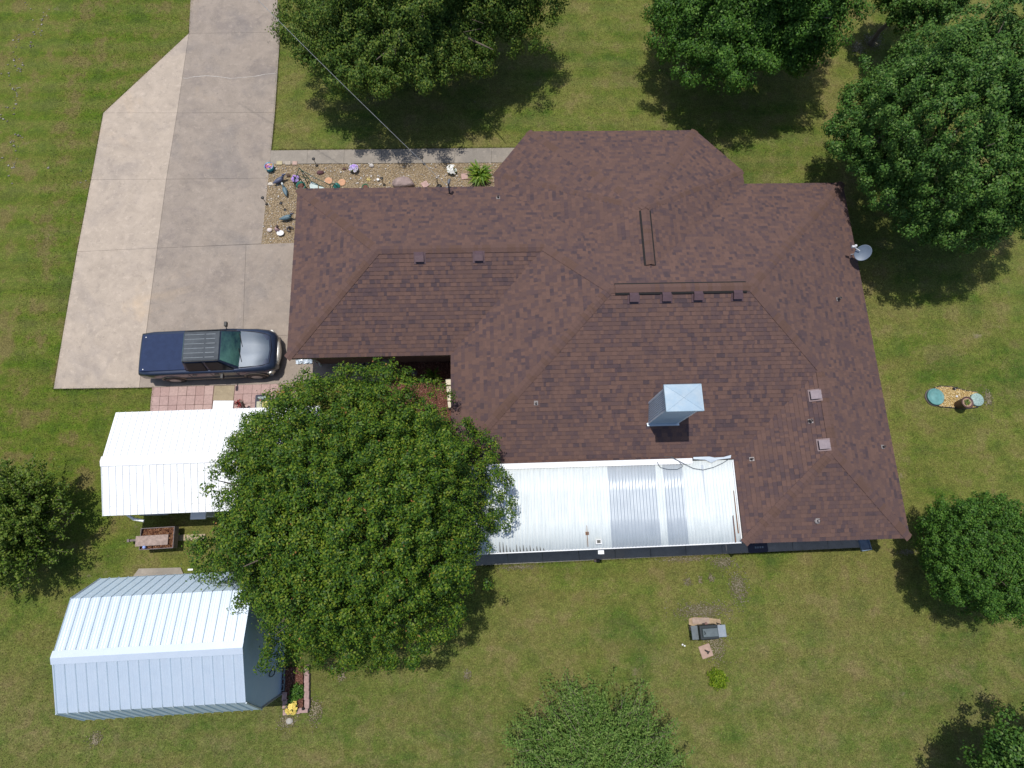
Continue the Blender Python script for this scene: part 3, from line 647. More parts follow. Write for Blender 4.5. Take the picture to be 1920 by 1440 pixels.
def tree(name, label, base, c, R, up, down, sp, per, size, mat, seed, aspect=.62, lob=.10, nlobe=40, trunk=.2, gap=.12, rel=.05, group=None, nlimb=9, holes=0, dent=None):
    """crown of leafy rosettes (spacing sp) on a lumpy ellipsoid, over two inner shells, all carried by limbs"""
    rs = np.random.RandomState(seed); c = np.array(c, float); t = thing(name, base, label, 'tree', group)
    Lb_ = sph(nlobe, rs); amp = rs.uniform(-1, .35, nlobe) * lob; H_ = sph(holes, rs) if holes else None; Cs, Ns, Rr = [], [], []
    for shell, dens in ((1.0, 1.0), (.87, .9), (.74, .8), (.58, .6)):
        n = int(4 * math.pi * R[0] * R[1] * shell ** 2 * 1.05 / (sp * sp) * dens); D = fib(n, rs, .30 * sp / R[0]); D = D[D[:, 2] > -.6]
        k = (1 + (np.clip(D @ Lb_.T, 0, 1) ** 9 @ amp)) * (1 + rs.normal(0, rel, len(D)))
        if shell == 1.0: k = np.where(rs.uniform(size=len(D)) < gap, k * .84, k)
        if holes: dd = (D @ H_.T).max(1); k = np.where(dd > .955, k * .80, k)
        if dent: k = k * (1 - dent[2] * np.clip(D[:, 0] * dent[0] + D[:, 1] * dent[1], 0, 1) ** 2)
        k = np.minimum(k, 1.04) * shell
        V_ = D * k[:, None]; V_[:, 2] *= np.where(D[:, 2] < 0, down, up); V_[:, 0] *= R[0]; V_[:, 1] *= R[1]
        no = D / np.array([R[0], R[1], (up + down) / 2]); no /= np.linalg.norm(no, axis=1)[:, None]; Cs.append(c + V_); Ns.append(no); Rr.append(sp * .56 * rs.uniform(.65, 1.25, len(D)))
    Cc, no, cr = np.concatenate(Cs), np.concatenate(Ns), np.concatenate(Rr); no = no * .75 + np.array([0, 0, .45]); no /= np.linalg.norm(no, axis=1)[:, None]
    m_ = rs.poisson(per * (cr / (sp * .56)) ** 2) + 4; ci = np.repeat(np.arange(len(Cc)), m_); n = len(ci); q = sph(n, rs)
    dn = (q * no[ci]).sum(1); q = np.where((dn < -.2)[:, None], q - 2 * dn[:, None] * no[ci], q)       # leaves sit on the outer side of each rosette
    r_ = cr[ci] * rs.uniform(.45, 1.05, n); P = Cc[ci] + q * r_[:, None] + no[ci] * (np.abs(dn) * r_ * .5)[:, None]
    far = rs.uniform(size=n) < .02; P[far] += q[far] * (cr[ci[far]] * rs.uniform(.3, 1.1, far.sum()))[:, None]
    Nn = q * .85 + no[ci] * .3 + np.array([0, 0, .25]) + rs.normal(0, .38, (n, 3)); Nn /= np.linalg.norm(Nn, axis=1)[:, None]
    V, F = leaves(P, Nn, size, aspect, rs); V[:, 2] = np.maximum(V[:, 2], .05)
    arrays_mesh('crown', V, F, mat, t, base)
    m = MB(); b = Vector(base); cc = Vector(c); fork = b.lerp(cc, .45); rnd = random.Random(seed)
    m.tube([b - Vector((0, 0, .05)), b + Vector((0, 0, .15)), b.lerp(fork, .5) + Vector((rnd.uniform(-.1, .1), rnd.uniform(-.1, .1), 0)), fork], [trunk * 1.5, trunk, trunk * .85, trunk * .7], 10)
    for i in range(nlimb):
        an = i * 6.283 / nlimb + rnd.uniform(-.3, .3); el = rnd.uniform(.15, 1.1)
        e_ = cc + Vector((math.cos(an) * math.cos(el) * R[0], math.sin(an) * math.cos(el) * R[1], math.sin(el) * up)) * .86
        mid = fork.lerp(e_, .5) + Vector((0, 0, .25 * up * rnd.uniform(0, .5)))
        m.tube([fork - Vector((0, 0, .1)), fork.lerp(mid, .5) + Vector((rnd.uniform(-.12, .12), rnd.uniform(-.12, .12), .1)), mid, mid.lerp(e_, .5), e_], [trunk * .5, trunk * .36, trunk * .25, trunk * .14, .012], 6)
        for j in range(4):
            s0 = mid.lerp(e_, rnd.uniform(0, .7)); m.tube([s0, s0 + Vector((rnd.uniform(-1, 1), rnd.uniform(-1, 1), rnd.uniform(-.1, .8))) * R[0] * .14, s0 + Vector((rnd.uniform(-1, 1), rnd.uniform(-1, 1), rnd.uniform(0, 1))) * R[0] * .24], [.03, .018, .006], 4)
    m.build('trunk', M_BARK, t, smooth=True); return t
def wispy(name, label, base, c, R, up, nshoot, per, size, mat, seed, aspect=.3, reach=(.55, 1.15), droop=.15, rise=(.15, 1.2), twig_r=.012, group=None, trunk=.1, tuft=.09):
    rs = np.random.RandomState(seed); t = thing(name, base, label, 'tree', group); c = np.array(c, float); st = MB(); Ps, Ns = [], []
    for i in range(nshoot):
        an = rs.uniform(0, 6.283); el = rs.uniform(*rise) * 1.0; L = rs.uniform(*reach)
        d = np.array([math.cos(an) * math.cos(el), math.sin(an) * math.cos(el), math.sin(el)]) * np.array([R, R, up]) * L
        s0 = c + rs.normal(0, .10, 3) * R + np.array([0, 0, -.1]) + d * rs.uniform(0, .45); bend = rs.normal(0, .12, 3) * R
        T_ = np.linspace(0, 1, 7); path = s0 + (c + d - s0)[None] * T_[:, None] + bend[None] * (T_ * (1 - T_) * 2)[:, None] + np.array([0, 0, -droop * R])[None] * (T_ ** 2)[:, None]
        if i % 2 == 0: st.tube([Vector(p) for p in path], [twig_r * (1.6 - 1.4 * x) for x in T_], 4)
        k = rs.uniform(.12, 1.0, per); idx = np.clip((k * 6).astype(int), 0, 5); fr = (k * 6 - idx)[:, None]; p = path[idx] * (1 - fr) + path[idx + 1] * fr
        p += rs.normal(0, 1, (per, 3)) * (tuft * (1.15 - .7 * k))[:, None]; Ps.append(p); nn = rs.normal(0, .6, (per, 3)) + np.array([0, 0, .8]); Ns.append(nn / np.linalg.norm(nn, axis=1)[:, None])
    P = np.concatenate(Ps); V, F = leaves(P, np.concatenate(Ns), size, aspect, rs); V[:, 2] = np.maximum(V[:, 2], .04); arrays_mesh('crown', V, F, mat, t, base)
    b = Vector(base); st.tube([b - Vector((0, 0, .05)), b + Vector((.05, .02, .3)), b.lerp(Vector(c), .9), Vector(c)], [trunk * 1.4, trunk, trunk * .8, trunk * .5], 8); st.build('trunk', M_TWIG, t, smooth=True); return t
L_A = leaf_mat('leaf_pear', [(0, (.018, .052, .010)), (.3, (.036, .088, .010)), (.55, (.064, .128, .010)), (.85, (.115, .178, .014)), (1, (.17, .21, .022))], .5, rust=True)
L_B = leaf_mat('leaf_oak', [(0, (.026, .060, .010)), (.4, (.054, .108, .013)), (.75, (.098, .152, .020)), (1, (.155, .19, .032))], .55)
L_C = leaf_mat('leaf_dark', [(0, (.022, .062, .010)), (.4, (.042, .110, .013)), (.8, (.075, .165, .020)), (1, (.11, .20, .030))], .5)
L_D = leaf_mat('leaf_maple', [(0, (.026, .072, .014)), (.4, (.048, .120, .018)), (.8, (.085, .170, .028)), (1, (.13, .21, .045))], .5)
L_E = leaf_mat('leaf_willow', [(0, (.085, .175, .035)), (.5, (.14, .25, .050)), (1, (.24, .34, .09))], .6, .35)
L_F = leaf_mat('leaf_elm', [(0, (.040, .085, .010)), (.5, (.085, .145, .016)), (1, (.17, .22, .035))], .5)
L_G = leaf_mat('leaf_bright', [(0, (.08, .16, .008)), (.5, (.17, .27, .012)), (1, (.32, .40, .03))], .5, .3)
tree('shade_tree', 'huge round leafy green tree between the metal sheds and the house', (-4.4, 1.0, 0), (-4.5, 1.02, 3.7), (4.86, 4.62), 3.8, 2.5, .42, 115, .074, L_A, 11, lob=.035, trunk=.28, gap=.20, rel=.040, holes=44, dent=(-.85, .5, .12))
tree('oak_tree', 'wide oak tree by the driveway with its shadow on the sidewalk', (-2.6, 22.4, 0), (-2.35, 21.9, 3.7), (6.0, 5.5), 4.0, 1.8, .60, 170, .090, L_B, 22, lob=.26, trunk=.32, gap=.30, rel=.07, holes=34)
tree('broadleaf_tree', 'dark green tree standing in the lawn north of the house', (11.2, 22.4, 0), (11.1, 22.2, 3.7), (4.85, 5.3), 3.9, 1.8, .62, 190, .095, L_C, 33, lob=.24, trunk=.28, gap=.30, rel=.07, holes=30)
tree('maple_tree', 'dense maple crown overhanging the lawn beside the roof dish', (17.9, 14.1, 0), (18.05, 14.45, 3.9), (4.45, 4.4), 4.9, 1.9, .48, 140, .088, L_D, 44, lob=.09, trunk=.28, gap=.25, rel=.055, holes=14)
tree('young_tree', 'slim tree with a bare trunk and a pale mulch ring at its foot', (18.62, 22.55, 0), (18.85, 22.4, 3.2), (1.85, 1.85), 1.7, 1.4, .42, 90, .10, L_D, 55, lob=.2, trunk=.12, rel=.07, nlimb=6)
tree('round_tree', 'low round dark tree beside the southeast roof corner', (16.9, -1.0, 0), (17.0, -.95, 2.3), (2.15, 2.1), 1.9, 1.5, .32, 95, .064, L_C, 66, lob=.10, trunk=.13, rel=.05, gap=.2, holes=6)
tree('corner_tree', 'open-crowned tree cut off by the bottom right edge', (17.2, -8.6, 0), (17.1, -8.5, 2.8), (2.75, 2.75), 2.0, 1.2, .55, 130, .10, L_D, 77, lob=.22, trunk=.14, gap=.35, rel=.10, holes=12)
wispy('willow_tree', 'feathery pale green tree with thin arching twigs on the south lawn', (3.1, -7.4, 0), (3.1, -7.45, 1.1), 3.1, 2.7, 1100, 115, .095, L_E, 88, aspect=.36, tuft=.13, droop=.10)
wispy('elm_tree', 'spiky-branched young elm at the left edge beside the metal sheds', (-16.9, 1.1, 0), (-16.8, 1.15, .9), 2.5, 2.9, 620, 130, .09, L_F, 99, aspect=.55, tuft=.10, droop=.02, reach=(.5, 1.1))
def shrub(name, label, c, r, h, n, size, mat, seed, aspect=.5, cat='shrub', parent=None):
    rs = np.random.RandomState(seed); D = sph(n, rs); D[:, 2] = abs(D[:, 2]); k = rs.uniform(.3, 1, n)[:, None] ** .5; k = k * (1 + .25 * np.sin(D[:, :1] * 5 + seed) * np.cos(D[:, 1:2] * 6))
    P = np.array(c) + D * k * np.array([r, r, h]); nn = D * .6 + np.array([0, 0, .6]) + rs.normal(0, .4, (n, 3)); nn /= np.linalg.norm(nn, axis=1)[:, None]
    V, F = leaves(P, nn, size, aspect, rs)
    if parent: return arrays_mesh(name, V, F, mat, parent, ORG[parent.name])
    return tag(arrays_mesh(name, V, F, mat, None, (c[0], c[1], 0)), label, cat)
p = G(1349, 1275, .35); shrub('bush', 'small round lime-green bush alone on the south lawn', (p.x, p.y, .05), .34, .60, 1500, .055, L_G, 3)
# iris clump in the gravel bed
def spiky(name, label, c, r, h, n, mat, seed, w=.03, cat='plant'):
    rnd = random.Random(seed); m = MB()
    for i in range(n):
        an = rnd.uniform(0, 6.28); d = Vector((math.cos(an), math.sin(an), 0)); s_ = Vector((-d.y, d.x, 0)) * w * rnd.uniform(.6, 1.2); L = rnd.uniform(.5, 1) * r; b = Vector(c) + d * rnd.uniform(0, .25) * r + Vector((rnd.uniform(-.12, .12), rnd.uniform(-.2, .2), 0)) * r
        p1 = b + d * L * .35 + Vector((0, 0, h * rnd.uniform(.5, .9))); p2 = b + d * L + Vector((0, 0, h * rnd.uniform(.3, 1)))
        m.face([b - s_ * .6, b + s_ * .6, p1 + s_, p1 - s_]); m.face([p1 - s_, p1 + s_, p2])
    return tag(m.build(name, mat, org=c), label, cat)
p = G(899, 326, .2); L_IRIS = leaf_mat('leaf_iris', [(0, (.05, .12, .012)), (.6, (.12, .22, .02)), (1, (.22, .28, .03))], .45, .2)
spiky('iris', 'green strap-leaved plant in the gravel beside the front roof corner', (p.x, p.y - .1, .03), .62, .5, 170, L_IRIS, 5)
# grass --------------------------------------------------------------
HARD = [gp([(365, -140), (508, -140), (526, 62), (508, 283), (985, 280), (985, 420), (600, 420), (560, 719), (102, 729.5), (195, 213), (355, 64)]), bed, yb, mul, OUT,
        gp([(287, 727), (600, 718), (600, 790), (283, 790)]), gp([(560, 640), (740, 640), (730, 716), (560, 719)]), [(-1.3, .3), (8.9, .3), (8.9, 2.9), (-1.3, 2.9)], gp([(870, 1062), (1622, 1027), (1616, 970), (870, 1000)]),
        [(-12.9, -5.0), (-7.5, -5.0), (-7.5, -.8), (-12.9, -.8)]]
def blades(n, xr, yr, h, wd, seed, poly_excl=True):
    rs = np.random.RandomState(seed); X = rs.uniform(*xr, n); Y = rs.uniform(*yr, n); ok = np.ones(n, bool)
    for h_ in HARD: ok &= ~inside(h_, X, Y)
    X, Y = X[ok], Y[ok]; n = len(X); an = rs.uniform(0, 6.28, n); ln = rs.uniform(.5, 1.3, n) * h; lean = rs.uniform(.4, 1.2, n) * h
    b = np.stack([X, Y, np.zeros(n)], 1); a2 = an + rs.uniform(1, 2, n); s_ = np.stack([np.cos(a2), np.sin(a2), np.zeros(n)], 1) * (wd * rs.uniform(.6, 1.4, n))[:, None]
    tip = b + np.stack([np.cos(an) * lean, np.sin(an) * lean, ln], 1); return np.stack([b - s_, b + s_, tip], 1).reshape(-1, 3)
V = [blades(380000, (-19, 22), (-10, 27), .035, .014, 1)]
# ragged tufts along the concrete edges
def edge_tufts(poly, step, seed, off=.02, h=.05):
    rs = np.random.RandomState(seed); out = []
    for (x1, y1), (x2, y2) in zip(poly, poly[1:]):
        L = math.hypot(x2 - x1, y2 - y1); n = int(L / step); t = rs.uniform(0, 1, n); X = x1 + (x2 - x1) * t + rs.normal(0, off, n); Y = y1 + (y2 - y1) * t + rs.normal(0, off, n)
        an = rs.uniform(0, 6.28, n); s_ = np.stack([np.cos(an), np.sin(an), 0 * an], 1) * .012; b = np.stack([X, Y, 0 * X], 1); a2 = rs.uniform(0, 6.28, n); ln = h * rs.uniform(.6, 1.7, n)
        tip = b + np.stack([np.cos(a2) * ln * .9, np.sin(a2) * ln * .9, ln], 1); out.append(np.stack([b - s_, b + s_, tip], 1).reshape(-1, 3))
    return np.concatenate(out)
V += [edge_tufts(gp(pp), .004, i + 5) for i, pp in enumerate([[(362, -12), (355, 64), (195, 212), (172, 338), (146, 473), (102, 730), (287, 727), (283, 775)], [(526, 40), (516, 212), (509, 282), (985, 277)], [(905, 1061), (1622, 1028), (1618, 1005)]])]
V = np.concatenate(V); tag(arrays_mesh('grass', V, np.arange(len(V)).reshape(-1, 3), M_BLADE), kind='stuff')
# pale stones showing through the thin turf at the far left
rs = np.random.RandomState(9); xs_, ys_ = [], []
for (u, v, n_) in ((80, 52, 6), (78, 30, 5), (60, 60, 6), (28, 70, 6), (32, 105, 8), (60, 85, 4), (40, 130, 8), (28, 170, 12), (24, 185, 6), (10, 215, 8), (30, 265, 9), (25, 295, 9), (8, 300, 5), (22, 325, 5), (155, 330, 4), (95, 325, 3), (48, 5, 3), (8, 135, 4), (1215, 1100 - 1000 + 1000, 0)):
    c_ = G(u, v); xs_ += list(c_.x + rs.normal(0, .16, n_)); ys_ += list(c_.y + rs.normal(0, .28, n_))
n = len(xs_); sz = rs.uniform(.02, .07, n); Vv = OCT[None] * np.stack([sz, sz * .8, sz * .25], 1)[:, None, :] + rs.normal(0, .2, (n, 6, 3)) * sz[:, None, None] * np.array([1, 1, .3]) + np.stack([xs_, ys_, np.full(n, .012)], 1)[:, None, :]
tag(arrays_mesh('turf_stones', Vv.reshape(-1, 3), (OCF[None] + (np.arange(n) * 6)[:, None, None]).reshape(-1, 3), island_mat('turf_stone', [(0, (.14, .13, .09)), (.6, (.24, .22, .18)), (1, (.42, .39, .34))])), kind='stuff')

# ------------------------------------------------------------------ white-roofed outbuilding
def local(loc, yaw): return Matrix.Translation(loc) @ Matrix.Rotation(yaw, 4, 'Z')
K2 = 1.0
T = local((-13.30, 3.07, 0), .010); t = thing('outbuilding', T.translation, 'long low outbuilding with a bright white ribbed gable roof', 'shed')
Lc, Ec, zr_, ze_ = 7.2, 1.80, 2.46, 2.0
m = MB(); tp = lambda x, y, z: T @ Vector((x, y, z))
corrugated(m, tp(0, -Ec, ze_), tp(Lc, -Ec, ze_), tp(Lc, 0, zr_), tp(0, 0, zr_), .228, .028, 0, ny=2, prof='rib', sub=16)
corrugated(m, tp(Lc, Ec, ze_), tp(0, Ec, ze_), tp(0, 0, zr_), tp(Lc, 0, zr_), .228, .028, 0, ny=2, prof='rib', sub=16)
rf = m.build('roof', M_WROOF, t); s_ = rf.modifiers.new('solid', 'SOLIDIFY'); s_.thickness = .004; s_.offset = -1
m = MB(); a_, b_ = .17, (zr_ - ze_) / Ec
for sg in (-1, 1):
    q = [tp(-.02, 0, zr_ + .045), tp(Lc, 0, zr_ + .045), tp(Lc, sg * a_, zr_ - a_ * b_ + .036), tp(-.02, sg * a_, zr_ - a_ * b_ + .036)]
    m.face(q if sg < 0 else q[::-1]); m.face([q[3], q[2], q[2] - Vector((0, 0, .02)), q[3] - Vector((0, 0, .02))])
m.build('ridge_cap', MAT('ridge_white', (.80, .80, .80), .4, var=.03), rf)
m = MB(); rnd = random.Random(2)
for row in (.12, .45, .8, 1.15, 1.5, 1.72):
    for sg in (-1, 1):
        for i in range(31):
            if rnd.random() < .5: continue
            x = .05 + i * .228 + rnd.uniform(-.01, .01); zz_ = zr_ - row * b_ + .031; c_ = tp(x + .01, sg * row, zz_); d = .009
            m.face([c_ + Vector((-d, -d, 0)), c_ + Vector((d, -d, 0)), c_ + Vector((d, d, 0)), c_ + Vector((-d, d, 0))])
tag(m.build('screws', MAT('screw', (.38, .38, .36), .5), rf), kind='stuff')
m = MB(); 
m.box(.55, Lc - .2, -Ec + .25, Ec - .25, -.02, ze_ - .03, 0, T); m.build('wall', MAT('outbuilding_wall', (.22, .24, .25), .7), t)
m = MB(); q = [tp(.5, -Ec + .06, 1.5), tp(.62, -Ec - .1, 1.25), tp(.95, -Ec - .17, 1.2)]; m.tube(q, .05, 6)
tag(m.build('gutter_elbow', M_WHITE, t))
m = MB(); m.box(1.25, 1.9, -Ec - .12, -Ec + .2, 1.2, 1.28, 0, T); m.box(1.3, 1.85, -Ec - .1, -Ec + .2, 1.28, 1.34, 0, T)
T2 = local(G(300, 966, 1.2), 0); m = MB(); p = G(262, 966, 1.0); m.box(p.x, p.x + 1.0, p.y - .02, p.y + .25, .95, 1.05); tag(m.build('awning', MAT('grey_tarp', (.22, .24, .27), .5), t, bevel=.01))
m = MB(); p = G(356, 974, .8); m.box(p.x, p.x + .55, p.y, p.y + .28, .72, .80); m.box(p.x + .02, p.x + .53, p.y + .1, p.y + .3, 0, .72); tag(m.build('chest_freezer', M_WHITE, bevel=.015, org=(p.x, p.y, 0)), 'white chest half hidden under the south eave of the white-roofed outbuilding', 'chest')

# ------------------------------------------------------------------ barn-roofed metal shed
T = local((-13.013, -2.889, 0), .017); t = thing('barn_shed', T.translation, 'galvanised metal barn shed with a four-sloped gambrel roof', 'shed')
Lb, zr_, bb, zb_, eb, ze_ = 5.50, 3.90, 1.602, 3.407, 2.12, 2.05; tp = lambda x, y, z: T @ Vector((x, y, z))
m = MB()
corrugated(m, tp(0, -bb, zb_), tp(Lb, -bb, zb_), tp(Lb, 0, zr_), tp(0, 0, zr_), .305, .032, 0, ny=2, prof='rib', sub=18)
corrugated(m, tp(Lb, bb, zb_), tp(0, bb, zb_), tp(0, 0, zr_), tp(Lb, 0, zr_), .305, .032, 0, ny=2, prof='rib', sub=18)
corrugated(m, tp(0, -eb, ze_), tp(Lb, -eb, ze_), tp(Lb, -bb, zb_ - .03), tp(0, -bb, zb_ - .03), .305, .032, 1, ny=2, prof='rib', sub=18)
corrugated(m, tp(Lb, eb, ze_), tp(0, eb, ze_), tp(0, bb, zb_ - .03), tp(Lb, bb, zb_ - .03), .305, .032, 1, ny=2, prof='rib', sub=18)
rf = m.build('roof', [M_GALV, M_GALV_SIDE], t); s_ = rf.modifiers.new('solid', 'SOLIDIFY'); s_.thickness = .006; s_.offset = -1
m = MB(); b_ = (zr_ - zb_) / bb
for sg in (-1, 1):
    a_ = .19; q = [tp(-.03, 0, zr_ + .05), tp(Lb + .01, 0, zr_ + .05), tp(Lb + .01, sg * a_, zr_ - a_ * b_ + .04), tp(-.03, sg * a_, zr_ - a_ * b_ + .04)]
    m.face(q if sg < 0 else q[::-1]); m.face([q[3], q[2], q[2] - Vector((0, 0, .012)), q[3] - Vector((0, 0, .012))])
m.build('ridge_cap', sheet('barn_ridge', (.70, .78, .86), (.6, .68, .76), .30, .40, .3, (3, 3, 3)), rf)
m = MB(); yw = eb - .03; prof_ = [(-yw, 0), (yw, 0), (yw, ze_ + .0), (bb - .02, zb_ - .04), (0, zr_ - .04), (-bb + .02, zb_ - .04), (-yw, ze_)]
for x in (.03, Lb - .03): m.face([tp(x, y, z) for y, z in prof_][::(1 if x > 1 else -1)])
for sg in (-1, 1): m.face([tp(.03, sg * yw, 0), tp(Lb - .03, sg * yw, 0), tp(Lb - .03, sg * yw, ze_), tp(.03, sg * yw, ze_)][::(1 if sg < 0 else -1)])
wl = m.build('wall', sheet('barn_wall', (.50, .64, .80), (.42, .54, .68), .6, 0, .3, (1, 1, .5)), t)
for sg in (-1, 1):
    m = MB(); c_ = [tp(Lb - .02, sg * yw, 0), tp(Lb - .02, sg * yw, ze_)]; m.tube([c_[0], c_[1]], .035, 4)
    m.build('corner_trim', M_GALVBOX, wl)
    for x in (Lb + .005, -.005): m = MB(); m.tube([tp(x, sg * (eb), ze_), tp(x, sg * (bb + .01), zb_)], .03, 4); m.build('rake_trim', M_GALVBOX, rf)
m = MB(); p = [tp(Lb + .02, -1.2 + .10 * math.cos(k * .6), 1.35 + .26 * math.sin(k * .6)) + Vector((.01 * (k % 3), 0, 0)) for k in range(22)]; m.tube(p, .014, 5); m.build('hanging_hose', MAT('hose_green', (.012, .03, .035), .5), wl)
m = MB(); p = gp([(262, 1066), (340, 1064), (346, 1078), (250, 1082)]); m.prism(p, -.04, .06); struct(m.build('path', M_WALK))
m = MB(); p = gp([(331, 1003), (386, 1001), (386, 1012), (331, 1014)]); m.prism(p, -.03, .05); tag(m.build('plank', M_STEP), 'long pale concrete plank lying behind the leaf trailer', 'plank')
m = MB(); p = G(357, 1068, .03); m.box(p.x - .09, p.x + .09, p.y - .03, p.y + .03, 0, .04); tag(m.build('scrap_board', M_WHITE), 'short white scrap board on the grass by the barn shed', 'board')

# planter at the shed's gable end ------------------------------------
pp = gp([(531, 1252), (570, 1248), (570, 1328), (534, 1330)]); m = MB(); m.prism(pp, -.03, .12); struct(m.build('mulch_base', M_MSOIL)); pebbles('mulch', pp, 1500, .02, M_MULCH, 15, z0=.13, flat=.35)
M_BLOCK = MAT('edging_block', (.34, .23, .21), .9, var=.2, sc=12); M_CB = MAT('cinder_block', (.20, .24, .25), .9)
def block(u, v, yaw, L=.29, Wd=.17, h=.16, z=0): 
    p = G(u, v, h); return (Vector((p.x, p.y, z)), yaw, L, Wd, h)
proto = None; rnd = random.Random(3)
spots = [(574, 1256, 1.57), (574.5, 1272, 1.57), (574.5, 1288, 1.57), (574.5, 1304, 1.57), (575, 1320, 1.57), (569, 1332, .02), (554, 1334, .02), (538, 1336, .02), (534, 1320, 1.57), (533, 1306, 1.57)]
words = ['pink edging block on the long outer side of the shed planter, northernmost', 'pink edging block on the long outer side of the shed planter, second from the north', 'pink edging block on the long outer side of the shed planter, middle of five', 'pink edging block on the long outer side of the shed planter, fourth from the north', 'pink edging block at the southeast corner of the shed planter', 'pink edging block carrying the small solar light on the planter end', 'middle pink edging block on the south end of the shed planter', 'pink edging block at the southwest corner, below the yellow flowers', 'pink edging block on the shed side of the planter, beside the yellow flowers', 'pink edging block on the shed side of the planter, next to the cinder blocks']
for i, (u, v, yw_) in enumerate(spots):
    if proto is None:
        m = MB(); m.box(-.145, .145, -.085, .085, 0, .18); proto = m.build('edging_block', M_BLOCK, bevel=.012); o = proto
    else: o = proto.copy(); COL.objects.link(o)
    p = G(u, v, .18); o.location = (p.x, p.y, 0); o.rotation_euler = (0, 0, yw_ + rnd.uniform(-.03, .03))
    tag(o, words[i], 'edging block', 'edging blocks round the planter')
def cinder(p, yaw, label, first=[None]):
    if first[0] is None:
        m = MB()
        for x0_, x1_, y0_, y1_ in ((-.2, .2, -.1, -.065), (-.2, .2, .065, .1), (-.2, -.165, -.065, .065), (-.02, .02, -.065, .065), (.165, .2, -.065, .065)): m.box(x0_, x1_, y0_, y1_, 0, .2)
        o = m.build('cinder_block', M_CB); first[0] = o
    else: o = first[0].copy(); COL.objects.link(o)
    o.location = p; o.rotation_euler = (0, 0, yaw); tag(o, label, 'cinder block', 'cinder blocks along the planter')
p = G(528, 1262, .2); cinder((p.x, p.y, 0), 1.57, 'hollow cinder block against the barn shed gable, nearer the big tree')
p = G(528, 1284, .2); cinder((p.x, p.y, 0), 1.57, 'hollow cinder block against the barn shed gable, nearer the yellow flowers')
def flowers(c, r, h, n, mats, seed, name, label, fs=.045, stem_n=60, pot=None, parent_t=None):
    """bouquet: leaves plus flower heads of several petals"""
    rnd = random.Random(seed); t = thing(name, (c[0], c[1], c[2]), label, 'flowers') if parent_t is None else parent_t
    lm_ = MB(); fm = MB(); 
    for i in range(stem_n):
        an = rnd.uniform(0, 6.28); q = Vector(c) + Vector((math.cos(an), math.sin(an), 0)) * r * rnd.uniform(.2, 1) + Vector((0, 0, rnd.uniform(.05, .8) * h)); s_ = Vector((rnd.uniform(-1, 1), rnd.uniform(-1, 1), rnd.uniform(-.3, .3))).normalized() * .05; s2 = s_.cross(Vector((0, 0, 1))) * .35
        lm_.face([q - s_, q - s2, q + s_, q + s2])
    for i in range(n):
        an = rnd.uniform(0, 6.28); k = math.sqrt(rnd.random()); q = Vector(c) + Vector((math.cos(an) * k * r, math.sin(an) * k * r, h * (1.05 - .4 * k))); mi = rnd.randrange(len(mats)); ax = Vector((math.cos(an) * k, math.sin(an) * k, 1)).normalized()
        x = ax.orthogonal().normalized(); y = ax.cross(x)
        for j in range(5):
            a1 = j * 1.2566 + rnd.uniform(-.2, .2); d = x * math.cos(a1) + y * math.sin(a1); e2 = ax.cross(d) * fs * .45; fm.face([q, q + d * fs * .6 - e2 + ax * .01, q + d * fs * 1.1 + ax * .005, q + d * fs * .6 + e2 + ax * .01], mi)
    lm_.build('leaves', L_IRIS, t); fm.build('petals', mats, t); return t
M_YEL = MAT('petal_yellow', (.72, .55, .12), .6); M_PUR = MAT('petal_purple', (.36, .22, .62), .6); M_LIL = MAT('petal_lilac', (.55, .45, .75), .6); M_WPET = MAT('petal_white', (.78, .78, .74), .6); M_RED = MAT('petal_red', (.50, .05, .09), .6); M_PINK = MAT('petal_pink', (.70, .30, .38), .6)
p = G(545, 1328, .3); flowers((p.x, p.y, .15), .21, .2, 13, [M_YEL], 7, 'yellow_flowers', 'pale yellow flowers at the south end of the shed planter', fs=.085)
p = G(556, 1298, .3); shrub('planter_plant', 'low dark green plant on the red mulch of the shed planter', (p.x - .02, p.y, .1), .27, .3, 700, .07, L_C, 8, cat='plant')
p = G(546, 1312, .3); shrub('planter_plant', 'small dark green plant just above the yellow flowers in the shed planter', (p.x, p.y, .1), .16, .22, 300, .07, L_C, 9, cat='plant')
p = G(568, 1329, .24); m = MB(); m.lathe([(.045, 0), (.05, .05), (.015, .07)], (p.x, p.y, .19), 12); tag(m.build('light_cap', M_DARK, smooth=True), 'small dark solar light on the planter corner block', 'solar light')
p = G(542, 1352, .05); m = MB(); m.blob((p.x, p.y, .03), (.12, .10, .05), 4); tag(m.build('rock', MAT('pale_grey_rock', (.36, .34, .30), .9)), 'pale grey flat rock on the grass below the yellow flowers', 'rock')
# leaf trailer -------------------------------------------------------
p = G(296, 1009, .0); c0 = G(296, 1009, .55); T = local((c0.x, c0.y, 0), .03); t = thing('yard_trailer', T.translation, 'small tip trailer heaped with brown leaves between the two metal sheds', 'trailer')
M_TR = MAT('trailer_grey', (.16, .13, .13), .7, .3, .3, 12); M_WOOD = MAT('weathered_board', (.30, .23, .20), .9, var=.3, sc=10)
m = MB(); a_, b_, h0, h1 = .60, .38, .30, .62
m.box(-a_, a_, -b_, b_, h0, h0 + .03, 0, T)
for q in ((-a_, a_, -b_, -b_ + .025), (-a_, a_, b_ - .025, b_), (-a_, -a_ + .025, -b_ + .025, b_ - .025), (a_ - .025, a_, -b_ + .025, b_ - .025)): m.box(q[0], q[1], q[2], q[3], h0 + .03, h1, 0, T)
m.build('body', M_TR, t)
rs = np.random.RandomState(3); n = 2600; X = rs.uniform(-a_ + .05, a_ - .03, n); Y = rs.uniform(-b_ + .03, b_ - .03, n); Z = .50 + .10 * np.exp(-((X - .2) ** 2 + Y ** 2) * 6) + rs.uniform(0, .05, n)
